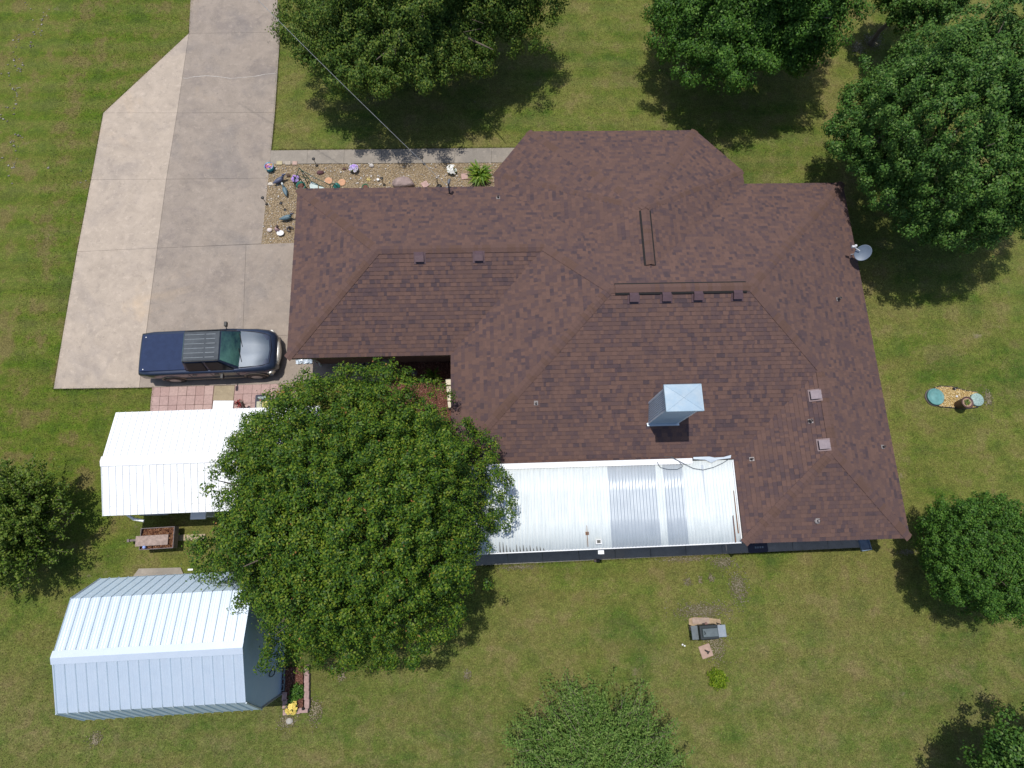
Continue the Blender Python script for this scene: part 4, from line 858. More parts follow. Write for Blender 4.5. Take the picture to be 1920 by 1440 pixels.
q = np.array([tuple(T @ Vector((x, y, z))) for x, y, z in zip(X, Y, Z)]); nn = rs.normal(0, .6, (n, 3)) + np.array([0, 0, .8]); nn /= np.linalg.norm(nn, axis=1)[:, None]; V, F = leaves(q, nn, .06, .6, rs)
tag(arrays_mesh('leaves', V, F, island_mat('dead_leaf', [(0, (.08, .03, .018)), (.5, (.18, .075, .04)), (1, (.34, .19, .10))]), t, T.translation), kind='stuff')
m = MB(); m.box(-a_ - .12, .42, -b_ + .13, b_ - .27, .64, .665, 0, T); m.build('board', M_WOOD, t)
m = MB(); m.box(-1.15, -a_, -.05, .02, .26, .32, 0, T); m.box(-1.2, -1.12, -.07, .04, .24, .36, 0, T); m.build('tongue', M_TR, t)
for sg in (-1, 1):
    m = MB(); m.lathe([(.05, -.05), (.19, -.05), (.20, 0), (.19, .05), (.05, .05)], (0, 0, 0), 18, T=T @ Matrix.Translation((.1, sg * (b_ + .0) - sg * .08, .2)) @ Matrix.Rotation(math.pi / 2, 4, 'X')); m.build('wheel', M_DARK, t)
m = MB(); m.lathe([(.05, 0), (.055, .1), (.03, .12)], T @ Vector((-a_ + .2, -b_ + .09, .58)), 10); o = m.build('bottle', MAT('blue_plastic', (.25, .35, .7), .4)); tag(o, 'blue-white bottle lying in the corner of the leaf trailer', 'bottle')

# ------------------------------------------------------------------ pickup truck
T = local((-10.72, 7.405, 0), .022); t = thing('pickup_truck', T.translation, 'dark blue crew-cab pickup with covered bed parked nose to the garage', 'pickup truck')
def paint(name, col, rough=.25, metal=.3, coat=.8): return MAT(name, col, rough, metal, .06, 3, coat=coat)
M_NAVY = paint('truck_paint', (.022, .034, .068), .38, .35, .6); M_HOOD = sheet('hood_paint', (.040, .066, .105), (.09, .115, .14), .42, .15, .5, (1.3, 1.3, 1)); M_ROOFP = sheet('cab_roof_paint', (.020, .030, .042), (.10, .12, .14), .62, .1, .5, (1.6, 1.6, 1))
M_COVER = MAT('bed_cover', (.022, .036, .085), .7, 0, .12, 5, spec=.15); M_GLASS = sheet('glare_tinted_glass', (.010, .028, .045), (.085, .20, .155), .07, 0, 1.0, (.9, .5, 1)); M_SIDEG = MAT('side_glass', (.012, .013, .014), .35, 0, .1, 3, spec=.3); M_TAN = MAT('truck_cladding', (.30, .25, .19), .45, .2); M_BUMP = MAT('bumper_silver', (.62, .60, .55), .30, .35, .08); M_BLK = MAT('truck_black', (.012, .012, .013), .5)  # M_GLASS: paler teal noise paints dashboard glare and the interior into its colour
# body shell lofted along x: (x, half width bottom, half width belt, z bottom, z belt, half width deck, z deck)
ST = [(-2.62, .70, .74, .45, .85, .62, .98), (-2.55, .80, .845, .34, .92, .74, 1.08), (-2.1, .84, .875, .30, .94, .80, 1.10), (-1.1, .845, .88, .30, .95, .80, 1.11), (0.85, .845, .88, .30, .97, .82, 1.10), (1.25, .845, .88, .30, .97, .76, 1.10), (1.75, .84, .875, .30, .94, .70, 1.07), (2.15, .80, .83, .32, .88, .62, 1.00), (2.38, .70, .74, .36, .80, .52, .90), (2.46, .60, .62, .40, .72, .44, .82)]
def loft(secs, mats_of=None, m=None):
    m = m or MB(); n = len(secs[0]); i0 = len(m.v)
    for s_ in secs: m.v += [tuple(T @ Vector(p)) for p in s_]
    for a in range(len(secs) - 1):
        for b in range(n - 1): m.f.append((i0 + a * n + b, i0 + (a + 1) * n + b, i0 + (a + 1) * n + b + 1, i0 + a * n + b + 1)); m.m.append(0); m.t.append(0)
    m.f.append(tuple(i0 + k for k in range(n))); m.f.append(tuple(i0 + (len(secs) - 1) * n + n - 1 - k for k in range(n))); m.m += [0, 0]; m.t += [0, 0]; return m
def sect(x, wb, wm, zb, zm, wd, zd): return [(x, wb, zb), (x, wm, zb + .18), (x, wm + .01, (zb + zm) / 2 + .05), (x, wm, zm), (x, (wm + wd) / 2 + .02, zd - .02), (x, wd, zd), (x, wd * .5, zd + .015), (x, 0, zd + .02), (x, -wd * .5, zd + .015), (x, -wd, zd), (x, -(wm + wd) / 2 - .02, zd - .02), (x, -wm, zm), (x, -wm - .01, (zb + zm) / 2 + .05), (x, -wm, zb + .18), (x, -wb, zb)]
body = loft([sect(*s_) for s_ in ST]).build('body', M_NAVY, t, smooth=True)
# hood panel
m = MB(); hx = [1.24, 1.42, 1.72, 2.05, 2.26]; hw_ = [.72, .71, .68, .62, .54]; hz = [1.145, 1.13, 1.095, 1.045, .975]; i0 = 0
for x, w_, z_ in zip(hx, hw_, hz):
    for k in range(9):
        f = -1 + k / 4; m.v.append(tuple(T @ Vector((x - .10 * f * f * (1 if x > 2 else .6), f * w_, z_ + .025 * (1 - f * f) - (.012 if abs(f) < .2 else 0)))))
for a in range(4):
    for b in range(8): m.f.append((a * 9 + b, (a + 1) * 9 + b, (a + 1) * 9 + b + 1, a * 9 + b + 1)); m.m.append(0); m.t.append(0)
m.build('hood', M_HOOD, t, smooth=True)
# cab greenhouse: black glasshouse and roof
CB = [(-.74, .74, 1.08), (-.60, .70, 1.50), (-.52, .66, 1.70)]
m = MB()
lo = [(-.80, -.80, 1.08), (1.26, -.78, 1.06), (1.26, .78, 1.06), (-.80, .80, 1.08)]; hi = [(-.68, -.61, 1.66), (.66, -.59, 1.67), (.66, .59, 1.67), (-.68, .61, 1.66)]
pts = lo + hi; i = 0; m.v += [tuple(T @ Vector(p)) for p in pts]
for q in ((0, 1, 5, 4), (1, 2, 6, 5), (2, 3, 7, 6), (3, 0, 4, 7), (4, 5, 6, 7)): m.f.append(q); m.m.append(0); m.t.append(0)
cab = m.build('cab', M_NAVY, t, bevel=.05)
def quad_on(a, b, c, d, off, mat, name, par, inset=0):
    P = [Vector(x) for x in (a, b, c, d)]; n = (P[1] - P[0]).cross(P[3] - P[0]).normalized(); cen = sum(P, Vector()) / 4
    P = [p + n * off + (cen - p) * inset for p in P]; m = MB(); Q = [p - n * .012 for p in P]; m.face([T @ p for p in P])
    for i in range(4): m.face([T @ P[i], T @ Q[i], T @ Q[(i + 1) % 4], T @ P[(i + 1) % 4]])
    return m.build(name, mat, par)
Lp = lambda a, b, f: tuple(Vector(a).lerp(Vector(b), f))
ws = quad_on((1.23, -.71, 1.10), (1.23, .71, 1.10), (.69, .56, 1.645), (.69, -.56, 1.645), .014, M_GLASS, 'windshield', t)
# curved windshield base & cowl
m = MB()
for k in range(8):
    f0, f1 = -1 + k / 4, -1 + (k + 1) / 4; g0 = lambda f: .02 + 1.34 - .14 * f * f
    m.face([T @ Vector(p) for p in ((g0(f0) - .12, f0 * .73, 1.125), (g0(f0) + .02, f0 * .74, 1.115), (g0(f1) + .02, f1 * .74, 1.115), (g0(f1) - .12, f1 * .73, 1.125))])
m.build('cowl', M_BLK, t)
for y0_, y1_ in ((-.62, .02), (-.02, .6)):
    m = MB(); m.tube([T @ Vector((1.30, y0_ + .1, 1.16)), T @ Vector((1.17, y1_, 1.20))], .012, 5); m.build('wiper', M_BLK, t)
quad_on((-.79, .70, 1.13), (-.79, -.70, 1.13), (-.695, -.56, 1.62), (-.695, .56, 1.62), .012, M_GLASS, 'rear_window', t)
for sg in (-1, 1):
    for (x0_, x1_, xt0, xt1) in ((-.66, .03, -.58, .02), (.14, 1.02, .13, .62)):
        a, b, c_, d = (x0_, sg * .795, 1.12), (x1_, sg * .795, 1.12), (xt1, sg * .635, 1.60), (xt0, sg * .64, 1.60)
        if sg > 0: a, b, c_, d = b, a, d, c_
        quad_on(a, b, c_, d, .012, M_SIDEG, 'side_window', t)
    m = MB(); m.tube([T @ Vector((.62, sg * .86, 1.08)), T @ Vector((.60, sg * .98, 1.10))], .025, 6); m.box(.54, .64, min(sg * .96, sg * 1.14), max(sg * .96, sg * 1.14), 1.03, 1.17, 0, T); m.build('side_mirror', M_BLK, t, bevel=.02)
    m = MB(); m.tube([T @ Vector((x, sg * .60, z)) for x, z in ((-.64, 1.69), (-.58, 1.73), (.55, 1.735), (.64, 1.70))], .016, 6); m.build('roof_rail', M_BLK, t)
    # lower cladding and arches
    m = MB(); m.box(-1.1, 1.1, min(sg * .85, sg * .90), max(sg * .85, sg * .90), .30, .40, 0, T); m.build('side_step', M_TAN, t, bevel=.01)
    for xc in (-1.52, 1.60):
        m = MB(); m.tube([T @ Vector((xc + .43 * math.cos(a_), sg * .885, .37 + .43 * math.sin(a_))) for a_ in [k * math.pi / 10 for k in range(11)]], .03, 6); m.build('wheel_arch', M_TAN, t)
        wt = Matrix.Translation((xc, sg * .80, .36)) @ Matrix.Rotation(math.pi / 2, 4, 'X'); m = MB(); m.lathe([(.20, -.12), (.34, -.12), (.365, -.08), (.365, .08), (.34, .12), (.20, .12)], (0, 0, 0), 26, T=T @ wt); wh = m.build('wheel', M_BLK, t)
        m = MB(); m.lathe([(.05, -.135), (.13, -.125), (.205, -.13)] if sg > 0 else [(.205, .13), (.13, .125), (.05, .135)], (0, 0, 0), 20, T=T @ wt); m.build('rim', MAT('rim_silver', (.45, .44, .42), .35, .6), wh)
# cab roof skin with pressed ribs
m = MB(); m.box(-.675, .67, -.59, .59, 1.672, 1.70, 0, T, taper=.03); rp = m.build('cab_roof', M_ROOFP, t, bevel=.012)
for y in (-.45, -.27, -.09, .09, .27, .45):
    m = MB(); m.box(-.62, .10, y - .010, y + .010, 1.70, 1.706, 0, T); m.box(.16, .50, y - .012, y + .012, 1.70, 1.708, 0, T); m.build('roof_rib', MAT('rib_grey', (.10, .12, .14), .4, .3), rp)
for k_ in (0,):
    m = MB(); m.tube([T @ Vector((x, y, z)) for x, y, z in ((1.24, -.735, 1.135), (1.7, -.70, 1.09), (2.05, -.64, 1.04), (2.26, -.55, .965), (2.33, 0, .985), (2.26, .55, .965), (2.05, .64, 1.04), (1.7, .70, 1.09), (1.24, .735, 1.135))], .009, 5); m.build('hood_seam', M_BLK, t)
for sg in (-1, 1):
    for x in (-.74, .08, 1.06): m = MB(); m.tube([T @ Vector((x, sg * .893, .46)), T @ Vector((x, sg * .897, .70)), T @ Vector((x, sg * .888, .95)), T @ Vector((x, sg * .84, 1.08))], .006, 4); m.build('door_seam', M_BLK, t)
    for x in (-.55, .28): m = MB(); m.box(x - .09, x + .09, min(sg * .89, sg * .92), max(sg * .89, sg * .92), .86, .90, 0, T); m.build('door_handle', M_BLK, t, bevel=.01)
# bed cover
m = MB(); m.box(-2.50, -.80, -.74, .74, 1.10, 1.155, 0, T, taper=.012); bc = m.build('bed_cover', M_COVER, t, bevel=.02)
m = MB(); m.lathe([(.02, 0), (.02, .01)], T @ Vector((-2.35, .62, 1.155)), 8); m.build('cover_latch', M_WHITE, bc); m = MB(); m.lathe([(.02, 0), (.02, .01)], T @ Vector((-2.35, -.66, 1.155)), 8); m.build('cover_latch', M_WHITE, bc)
m = MB(); m.box(-.80, -.775, -.72, .72, 1.12, 1.17, 0, T); m.build('cover_seal', MAT('maroon_seal', (.10, .02, .02), .5), bc)
# grille, bumper, lamps
m = MB(); A_ = [(2.30 - .24 * f * f * (1 if abs(f) < .9 else 1.15), f * .80) for f in [k / 6 - 1 for k in range(13)]]
for (x0_, y0_), (x1_, y1_) in zip(A_, A_[1:]): m.face([T @ Vector(p) for p in ((x0_ - .06, y0_ * .84, .985), (x0_ + .15, y0_, .80), (x1_ + .15, y1_, .80), (x1_ - .06, y1_ * .84, .985))])
m.build('grille', M_BLK, t)
m = MB(); P = [(2.50 - .28 * f * f, f * .88) for f in [k / 8 - 1 for k in range(17)]]; i0 = 0
for x, y in P:
    for dx, z in ((-.10, .72), (.02, .73), (.055, .66), (.05, .46), (.0, .40), (-.1, .42)): m.v.append(tuple(T @ Vector((x + dx, y, z))))
for a in range(16):
    for b in range(6): m.f.append((a * 6 + b, a * 6 + (b + 1) % 6, (a + 1) * 6 + (b + 1) % 6, (a + 1) * 6 + b)); m.m.append(0); m.t.append(0)
m.build('front_bumper', M_BUMP, t, smooth=True)
for sg in (-1, 1):
    m = MB(); m.lathe([(.10, -.03), (.13, 0), (.10, .035), (.02, .05)], (0, 0, 0), 16, T=T @ Matrix.Translation((2.21, sg * .60, .86)) @ Matrix.Rotation(.9, 4, 'Y'), sx=.8, sy=1.35); m.build('headlight', MAT('lamp_glass', (.55, .50, .40), .12, 0, .1, spec=.8), t, smooth=True)
m = MB(); m.box(-2.70, -2.58, -.78, .78, .42, .58, 0, T); m.build('rear_bumper', M_BUMP, t, bevel=.02)

# ------------------------------------------------------------------ overhead service cable
m = MB(); A_ = Vector((t_.x, t_.y, t_.z)) if 0 else G(840, 350, 3.1); B_ = G(493, 0, 7.2); C2 = B_ + (B_ - A_) * .9; pts = []
for k in range(33):
    f = k / 32; p = A_.lerp(C2, f); p.z = A_.z + (C2.z - A_.z) * f - .55 * math.sin(math.pi * f) * .6; pts.append(p)
m.tube(pts, .008, 5); tag(m.build('power_cable', MAT('cable_alu', (.30, .31, .32), .45, .3), org=A_), 'thin pale overhead cable running from the roof mast over the oak', 'cable')
# ------------------------------------------------------------------ gravel-bed ornaments
p = G(508, 318, .0); t = flowers((p.x, p.y, .16), .17, .16, 46, [M_RED, M_YEL, M_PUR, M_PINK, M_LIL], 21, 'flower_pot', 'turquoise pot of mixed red, yellow and purple flowers at the corner of driveway and sidewalk', fs=.045)
t['category'] = 'flower pot'; m = MB(); m.lathe([(.13, .0), (.16, .05), (.20, .24), (.185, .25), (.17, .20)], (p.x, p.y, .02), 20); m.build('pot', MAT('pot_turquoise', (.02, .28, .36), .35), t, smooth=True)
def bunch(u, v, r, h, n, mats, seed, name, label, fs):
    p = G(u, v, .1); return flowers((p.x, p.y, .04), r, h, n, mats, seed, name, label, fs)
bunch(664, 318, .17, .30, 26, [M_LIL, M_PUR, M_LIL, M_WPET], 22, 'lilac_flowers', 'lilac and white artificial flowers alone in the gravel below the sidewalk', .075)
bunch(847, 320, .20, .32, 24, [M_WPET], 23, 'white_flowers', 'bunch of white flowers between the boulder and the strap-leaved plant', .07)
bunch(554, 336, .15, .24, 20, [M_PUR, M_PUR, M_PINK, M_LIL], 24, 'purple_flowers', 'purple flowers with a few pink ones beside the green tubular frame', .065)
m = MB(); p = G(758, 345, .1); m.blob((p.x, p.y, .12), (.52, .27, .30), 6, rough=.35, n=3, flat=.75); tag(m.build('boulder', MAT('boulder_stone', (.27, .205, .19), .9, var=.35, sc=5)), 'big pinkish-grey boulder in the middle of the gravel bed', 'boulder')
M_TIN = MAT('path_light_black', (.02, .02, .022), .5)
pl = None
for (u, v), lb in (((593, 309), 'black stake light by the sidewalk above the dark red rock'), ((719, 345), 'black stake light between the white mug and the boulder'), ((793, 306), 'black stake light in tree shade at the sidewalk edge'), ((499, 381), 'black stake light leaning over the driveway edge of the gravel'), ((533, 391), 'black stake light standing between the bird statues')):
    p = G(u, v, 0)
    if pl is None:
        pl = thing('path_light', (0, 0, 0), '', 'path light'); m = MB(); m.tube([(0, 0, 0), (0, 0, .34)], .012, 6); m.build('stake', M_TIN, pl)
        m = MB(); m.lathe([(.03, .34), (.05, .36), (.07, .41), (.045, .43), (.01, .44)], (0, 0, 0), 14); m.build('lamp_head', M_TIN, pl, smooth=True); o = pl
    else: o = copy_tree(pl)
    o.location = (p.x, p.y, .02); tag(o, lb, 'path light', 'stake lights round the gravel bed')
def bird(u, v, yaw, col, label, s=1.0, name='bird_statue', head=None):
    p = G(u, v, .05); T = Matrix.Translation((p.x, p.y, .02)) @ Matrix.Rotation(yaw, 4, 'Z') @ Matrix.Scale(s, 4); t = thing(name, (p.x, p.y, .02), label, 'bird statue', 'bird statues in the gravel')
    pr = [(-.30, .012, .17), (-.22, .045, .16), (-.12, .085, .15), (0, .105, .15), (.10, .085, .165), (.16, .05, .20)]
    m = MB(); m.tube([T @ Vector((x, 0, z)) for x, r, z in pr], [r * s for x, r, z in pr], 12)
    m.tube([T @ Vector(q) for q in ((.10, 0, .18), (.17, 0, .25), (.21, 0, .30))], [.055 * s, .045 * s, .04 * s], 10); m.build('body', MAT('bird_%s' % name + str(round(col[0], 3)), col, .55, var=.3, sc=20), t, smooth=True)
    m = MB(); m.tube([T @ Vector(q) for q in ((.17, 0, .30), (.21, 0, .325), (.26, 0, .31), (.33, 0, .29))], [.02 * s, .048 * s, .035 * s, .006 * s], 10); m.build('head', MAT('birdhead' + str(round((head or col)[0], 3)), head or col, .5, var=.2), t, smooth=True)
    for sg in (-1, 1):
        m = MB(); m.tube([T @ Vector((.02, sg * .03, .12)), T @ Vector((.03, sg * .035, 0))], .010 * s, 5); m.build('leg', M_TIN, t)
bird(526, 341, .55, (.075, .085, .14), 'dark slate-blue bird statue facing the flowers, uppermost of the bird statues', 1.1)
bird(536, 360, 1.9, (.10, .16, .19), 'grey-green bird statue with a white head standing by the roof corner', 1.0, head=(.62, .66, .64))
bird(540, 411, .25, (.10, .11, .15), 'grey bird statue with a pale back, lower down beside the roof edge', 1.1, head=(.05, .055, .08))
# figurine holding a white basin, and the dark wreath-like ornament
p = G(523, 436, .1); t = thing('garden_figurine', (p.x, p.y, .02), 'small kneeling garden figurine with a white basin in front of it', 'figurine')
m = MB(); m.blob((p.x - .06, p.y + .10, .14), (.10, .09, .14), 3); m.blob((p.x - .01, p.y + .16, .32), (.06, .06, .07), 4, m=1); m.build('body', [MAT('figurine_pink', (.38, .25, .25), .7), MAT('figurine_hair', (.07, .045, .045), .7)], t, smooth=True)
m = MB(); m.lathe([(.08, .02), (.14, .08), (.15, .13), (.12, .12), (.07, .06)], (p.x + .07, p.y - .04, .02), 16, sx=1, sy=.8); m.build('basin', M_WHITE, t, smooth=True)
p = G(543, 429, .1); m = MB(); m.tube([(p.x + .13 * math.cos(k * .55), p.y + .10 * math.sin(k * .55), .08) for k in range(10)], .03, 6); m.tube([(p.x, p.y, .04), (p.x + .02, p.y + .05, .24)], [.04, .03], 8); tag(m.build('scroll_ornament', MAT('ornament_dark', (.07, .06, .065), .6)), 'dark curled metal ornament right of the figurine beside the roof', 'ornament')
# stones and tiles
def rock(u, v, r, col, label, seed, name='rock', cat='rock', flat=.0, z=.05):
    p = G(u, v, z); m = MB(); m.blob((p.x, p.y, z), r, seed, flat=flat); return tag(m.build(name, MAT('rock_%d' % int(col[0] * 1000), col, .9, var=.25, sc=10), org=(p.x, p.y, 0)), label, cat)
rock(601, 324, (.16, .11, .10), (.10, .045, .05), 'dark maroon rock in the gravel below the first sidewalk joint', 1)
rock(506, 431, (.11, .10, .09), (.62, .55, .52), 'whitish rock beside the figurine at the driveway edge', 2)
rock(541, 330, (.09, .08, .07), (.09, .055, .04), 'small dark brown rock above the slate-blue bird statue', 3)
rock(645, 317, (.09, .06, .06), (.11, .06, .05), 'small brown rock left of the lilac flowers', 4)
rock(508, 345, (.13, .08, .06), (.60, .54, .46), 'pale flat rock left of the slate-blue bird statue', 5)
rock(697, 311, (.12, .10, .10), (.48, .45, .42), 'pale mottled rock at the sidewalk edge right of the lilac flowers', 6)
for i, (u, v, lb) in enumerate(((616, 339, 'round terracotta stepping disc nearer the green frame'), (641, 342, 'round terracotta stepping disc farther from the green frame'))):
    p = G(u, v, .05); m = MB(); m.lathe([(.155, 0), (.165, .03), (.15, .04), (.02, .042)], (0, 0, 0), 24)
    o = m.build('stepping_disc', MAT('terracotta', (.52, .29, .17), .9), org=(0, 0, 0)) if i == 0 else copy_tree(sdisc); sdisc = o; o.location = (p.x, p.y, .03); tag(o, lb, 'stepping stone', 'round terracotta discs')
for i, (u, v, yw_, lb) in enumerate(((797, 346, .55, 'square pink tile between the boulder and the mast'), (871, 331, .1, 'square pink tile between the white flowers and the strap-leaved plant'))):
    p = G(u, v, .05)
    if i == 0: m = MB(); m.box(-.14, .14, -.14, .14, 0, .045); o = m.build('paving_tile', MAT('tile_pink', (.42, .28, .25), .9)); tl = o
    else: o = tl.copy(); COL.objects.link(o)
    o.location = (p.x, p.y, .03); o.rotation_euler = (0, 0, yw_); tag(o, lb, 'tile', 'square tiles in the gravel bed')
for i, (u, w_, col, lb) in enumerate(((524, .24, (.42, .36, .22), 'mossy tan flagstone nearest the turquoise pot'), (540, .24, (.36, .31, .25), 'grey-tan flagstone, middle one of the row on the sidewalk edge'), (553, .2, (.42, .29, .24), 'pinkish flagstone, right end of the row on the sidewalk edge'))):
    p = G(u, 306, .05); m = MB(); m.box(-w_ / 2, w_ / 2, -.09, .09, 0, .03); o = m.build('flagstone', MAT('flag%d' % i, col, .9), bevel=.01); o.location = (p.x, p.y, .047); tag(o, lb, 'flagstone', 'flagstones on the sidewalk edge')
def ringpot(u, v, r, h, col, label, name='plant_pot', fill=True):
    p = G(u, v, h); t = thing(name, (p.x, p.y, .02), label, 'plant pot'); m = MB(); m.lathe([(r * .75, 0), (r, h), (r * .88, h), (r * .8, h * .5)], (p.x, p.y, .02), 20); m.build('pot', MAT('pot_%d' % int(col[1] * 1000), col, .45), t, smooth=True)
    m = MB(); m.lathe([(r * .8, h * .7), (.01, h * .75)], (p.x, p.y, .02), 16); m.build('soil', M_MSOIL, t); return t
ringpot(685, 350, .14, .16, (.03, .13, .07), 'empty dark green ring-shaped pot against the front roof eave')
ringpot(564, 348, .20, .30, (.03, .17, .13), 'bulky teal-green pot under the frame by the garage roof corner')
p = G(631, 348, .1); m = MB(); m.lathe([(.13, 0), (.15, .06), (.05, .20), (.02, .21)], (p.x, p.y, .02), 16); tag(m.build('birdhouse_roof', MAT('teal_paint', (.02, .17, .15), .5)), 'small teal cone-roofed ornament between the frame and the terracotta disc', 'ornament')
p = G(709, 338, .05); m = MB(); m.lathe([(.04, 0), (.055, .03), (.055, .10), (.045, .10), (.04, .02)], (p.x, p.y, .03), 14); m.tube([(p.x + .05, p.y, .04), (p.x + .09, p.y, .07), (p.x + .05, p.y, .10)], .01, 5); tag(m.build('mug', M_WHITE, smooth=True), 'white mug lying in the gravel left of the boulder', 'mug')
p = G(691, 337, .05); m = MB(); 
for a_ in (0, 1.1, 2.2): m.tube([(p.x - .11 * math.cos(a_), p.y - .11 * math.sin(a_), .06), (p.x + .11 * math.cos(a_), p.y + .11 * math.sin(a_), .06)], .018, 5)
tag(m.build('starfish_ornament', MAT('yellow_ornament', (.60, .48, .18), .6)), 'small pale yellow star ornament above the green ring pot', 'ornament')
p = G(823, 352, .15); m = MB(); m.blob((p.x, p.y, .16), (.16, .14, .17), 9); m.tube([(p.x, p.y, .2), (p.x - .05, p.y + .08, .5), (p.x - .03, p.y + .1, .72)], .02, 6); m.tube([(p.x - .18, p.y + .04, .1), (p.x + .2, p.y - .05, .12)], .018, 6); tag(m.build('hose_reel', M_TIN), 'dark hose reel and tap beneath the service mast', 'hose reel')
# green tubular swing frame
M_GRN = MAT('green_tube', (.015, .06, .04), .4); 
def q_(u, v, z): return G(u, v, z)
z_ = [.9, .05]; ap_ = q_(561, 315, 1.0)
t = thing('swing_frame', (ap_.x, ap_.y, 0), 'green tubular swing frame with pale seat panels against the garage roof corner', 'swing')
m = MB()
for a_, b_ in (((561, 315, 1.0), (553, 336, .8)), ((553, 336, .8), (551, 353, .05)), ((551, 330, .85), (556, 360, .05)), ((561, 315, 1.0), (584, 340, .55)), ((584, 340, .55), (616, 356, .3)), ((563, 318, 1.0), (590, 333, .8)), ((590, 333, .8), (618, 346, .6)), ((618, 346, .6), (622, 358, .05)), ((618, 346, .6), (627, 344, .55)), ((622, 354, .4), (627, 344, .55)), ((627, 344, .55), (637, 356, .1)), ((565, 321, .95), (577, 345, .2)), ((560, 330, .8), (572, 350, .2)), ((556, 327, .82), (582, 337, .6)), ((576, 345, .3), (579, 338, .6)), ((579, 338, .6), (581, 345, .3))):
    m.tube([q_(*a_), q_(*b_)], .017, 6)
m.build('frame', M_GRN, t)
M_PAN = MAT('pale_panel', (.42, .50, .48), .5, var=.12)
for pts in (((583, 340, .42), (596, 346, .42), (596, 356, .42), (583, 356, .42), (580, 348, .42)), ((598, 348, .40), (604, 350, .40), (613, 355, .40), (598, 356, .40))):
    m = MB(); m.prism([(G(*q).x, G(*q).y) for q in pts], pts[0][2] - .03, pts[0][2]); m.build('seat_panel', M_PAN, t)
# ------------------------------------------------------------------ shaded entry
m = MB(); c_ = G(690, 684, .06)
for (cx, cy, r, n_) in ((-.30, .02, .16, 1), (.02, .0, .20, 2), (.12, -.08, .16, 2), (.22, .05, .18, 2), (-.02, -.22, .13, 1)):
    for k in range(n_): m.tube([(c_.x + cx + (r - .02 * k) * math.cos(a_ * .5), c_.y + cy + (r - .02 * k) * .8 * math.sin(a_ * .5), .06 + .02 * k) for a_ in range(13)], .014, 5, closed=True)
tag(m.build('garden_hose', M_TIN), 'tangled black hose on the shaded walk south of the garage wing', 'hose')
p = G(722, 682, .5); t = thing('planter_urn', (p.x, p.y, .05), 'pinkish grey urn beside the tangled hose in the shade', 'urn'); m = MB(); m.lathe([(.10, 0), (.08, .1), (.17, .35), (.19, .45), (.15, .44)], (p.x, p.y, .05), 18); m.build('bowl', MAT('urn_stone', (.30, .24, .24), .8), t, smooth=True); m = MB(); m.lathe([(.14, .40), (.01, .42)], (p.x, p.y, .05), 14); m.build('soil', M_MSOIL, t)
p = G(812, 703, .4); spiky('shade_plant', 'spiky plant in the shaded mulch by the entry corner', (p.x, p.y, .04), .40, .5, 60, L_IRIS, 15, w=.022)
p = G(776, 698, .3); m = MB(); m.lathe([(.10, 0), (.13, .2), (.05, .22), (.06, .34), (.02, .38)], (p.x, p.y, .04), 14); tag(m.build('garden_ornament', MAT('ornament_grey', (.16, .15, .15), .8), smooth=True), 'small grey ornament in the dark mulch left of the spiky plant', 'ornament')
M_LIME = MAT('limestone', (.62, .56, .44), .9, var=.15, sc=8); lb_ = ['northernmost pale limestone block of the row under the west eave', 'second pale limestone block from the north under the west eave', 'third pale limestone block from the north under the west eave', 'southernmost pale limestone block showing beside the big tree']
for i, (v, dx) in enumerate(((716, 0), (730, 3), (745, 5), (758, 7))):
    p = G(843 + dx * .6, v, .3); m = MB(); m.box(-.17, .22, -.14, .14, 0, .30, taper=.015); o = m.build('limestone_block', M_LIME, bevel=.02); o.location = (p.x, p.y, .02); o.rotation_euler = (0, 0, .04 * i); tag(o, lb_[i], 'stone block', 'limestone blocks along the west wall')
rs = random.Random(8); t = thing('foil_sheet', G(571, 676, .1), 'crumpled silvery plastic sheet on the path by the garage downspout', 'plastic sheet'); m = MB(); p = G(571, 676, .05); nx_, ny_ = 10, 5
V0 = [[(p.x - .33 + .66 * i / nx_ + rs.uniform(-.02, .02), p.y - .14 + .34 * j / ny_ + rs.uniform(-.02, .02), .06 + rs.uniform(0, .07)) for i in range(nx_ + 1)] for j in range(ny_ + 1)]
for j in range(ny_):
    for i in range(nx_): m.face([V0[j][i], V0[j][i + 1], V0[j + 1][i + 1], V0[j + 1][i]])
m.build('sheet', sheet('foil', (.55, .62, .68), (.30, .38, .45), .3, .5, .6, (6, 6, 6)), t)
# doormats
def mat_(name, label, c, L, W, yaw, z, panels):
    T = Matrix.Translation((c.x, c.y, z)) @ Matrix.Rotation(yaw, 4, 'Z'); t = thing(name, (c.x, c.y, z), label, 'doormat'); m = MB(); pts = []
    for cx, cy, a0 in ((W / 2 - .07, L / 2 - .07, 0), (-W / 2 + .07, L / 2 - .07, 1), (-W / 2 + .07, -L / 2 + .07, 2), (W / 2 - .07, -L / 2 + .07, 3)):
        for k in range(5): a_ = (a0 + k / 4) * math.pi / 2; q = T @ Vector((cx + .07 * math.cos(a_), cy + .07 * math.sin(a_), 0)); pts.append((q.x, q.y))
    m.prism(pts, z - .012, z + .012); m.build('backing', MAT('mat_rubber', (.030, .032, .055), .7), t)
    for (x0_, x1_, y0_, y1_, col, n_) in panels:
        m = MB(); m.box(x0_, x1_, y0_, y1_, .013, .018, 0, T); m.build(n_, MAT('mat_%s_%d' % (n_, int(col[0] * 100)), col, .8, var=.3, sc=40), t)
c = G(493, 757, .06); mat_('doormat', 'navy-edged rubber mat with yellow and pale print beside the white step', c, .75, .60, .03, .06, [(-.20, .17, .20, .29, (.30, .36, .36), 'title_panel'), (-.24, -.05, -.2, .10, (.42, .42, .30), 'left_print'), (-.02, .21, -.2, .10, (.50, .46, .16), 'right_print'), (-.02, .06, .11, .15, (.5, .47, .35), 'small_print')])
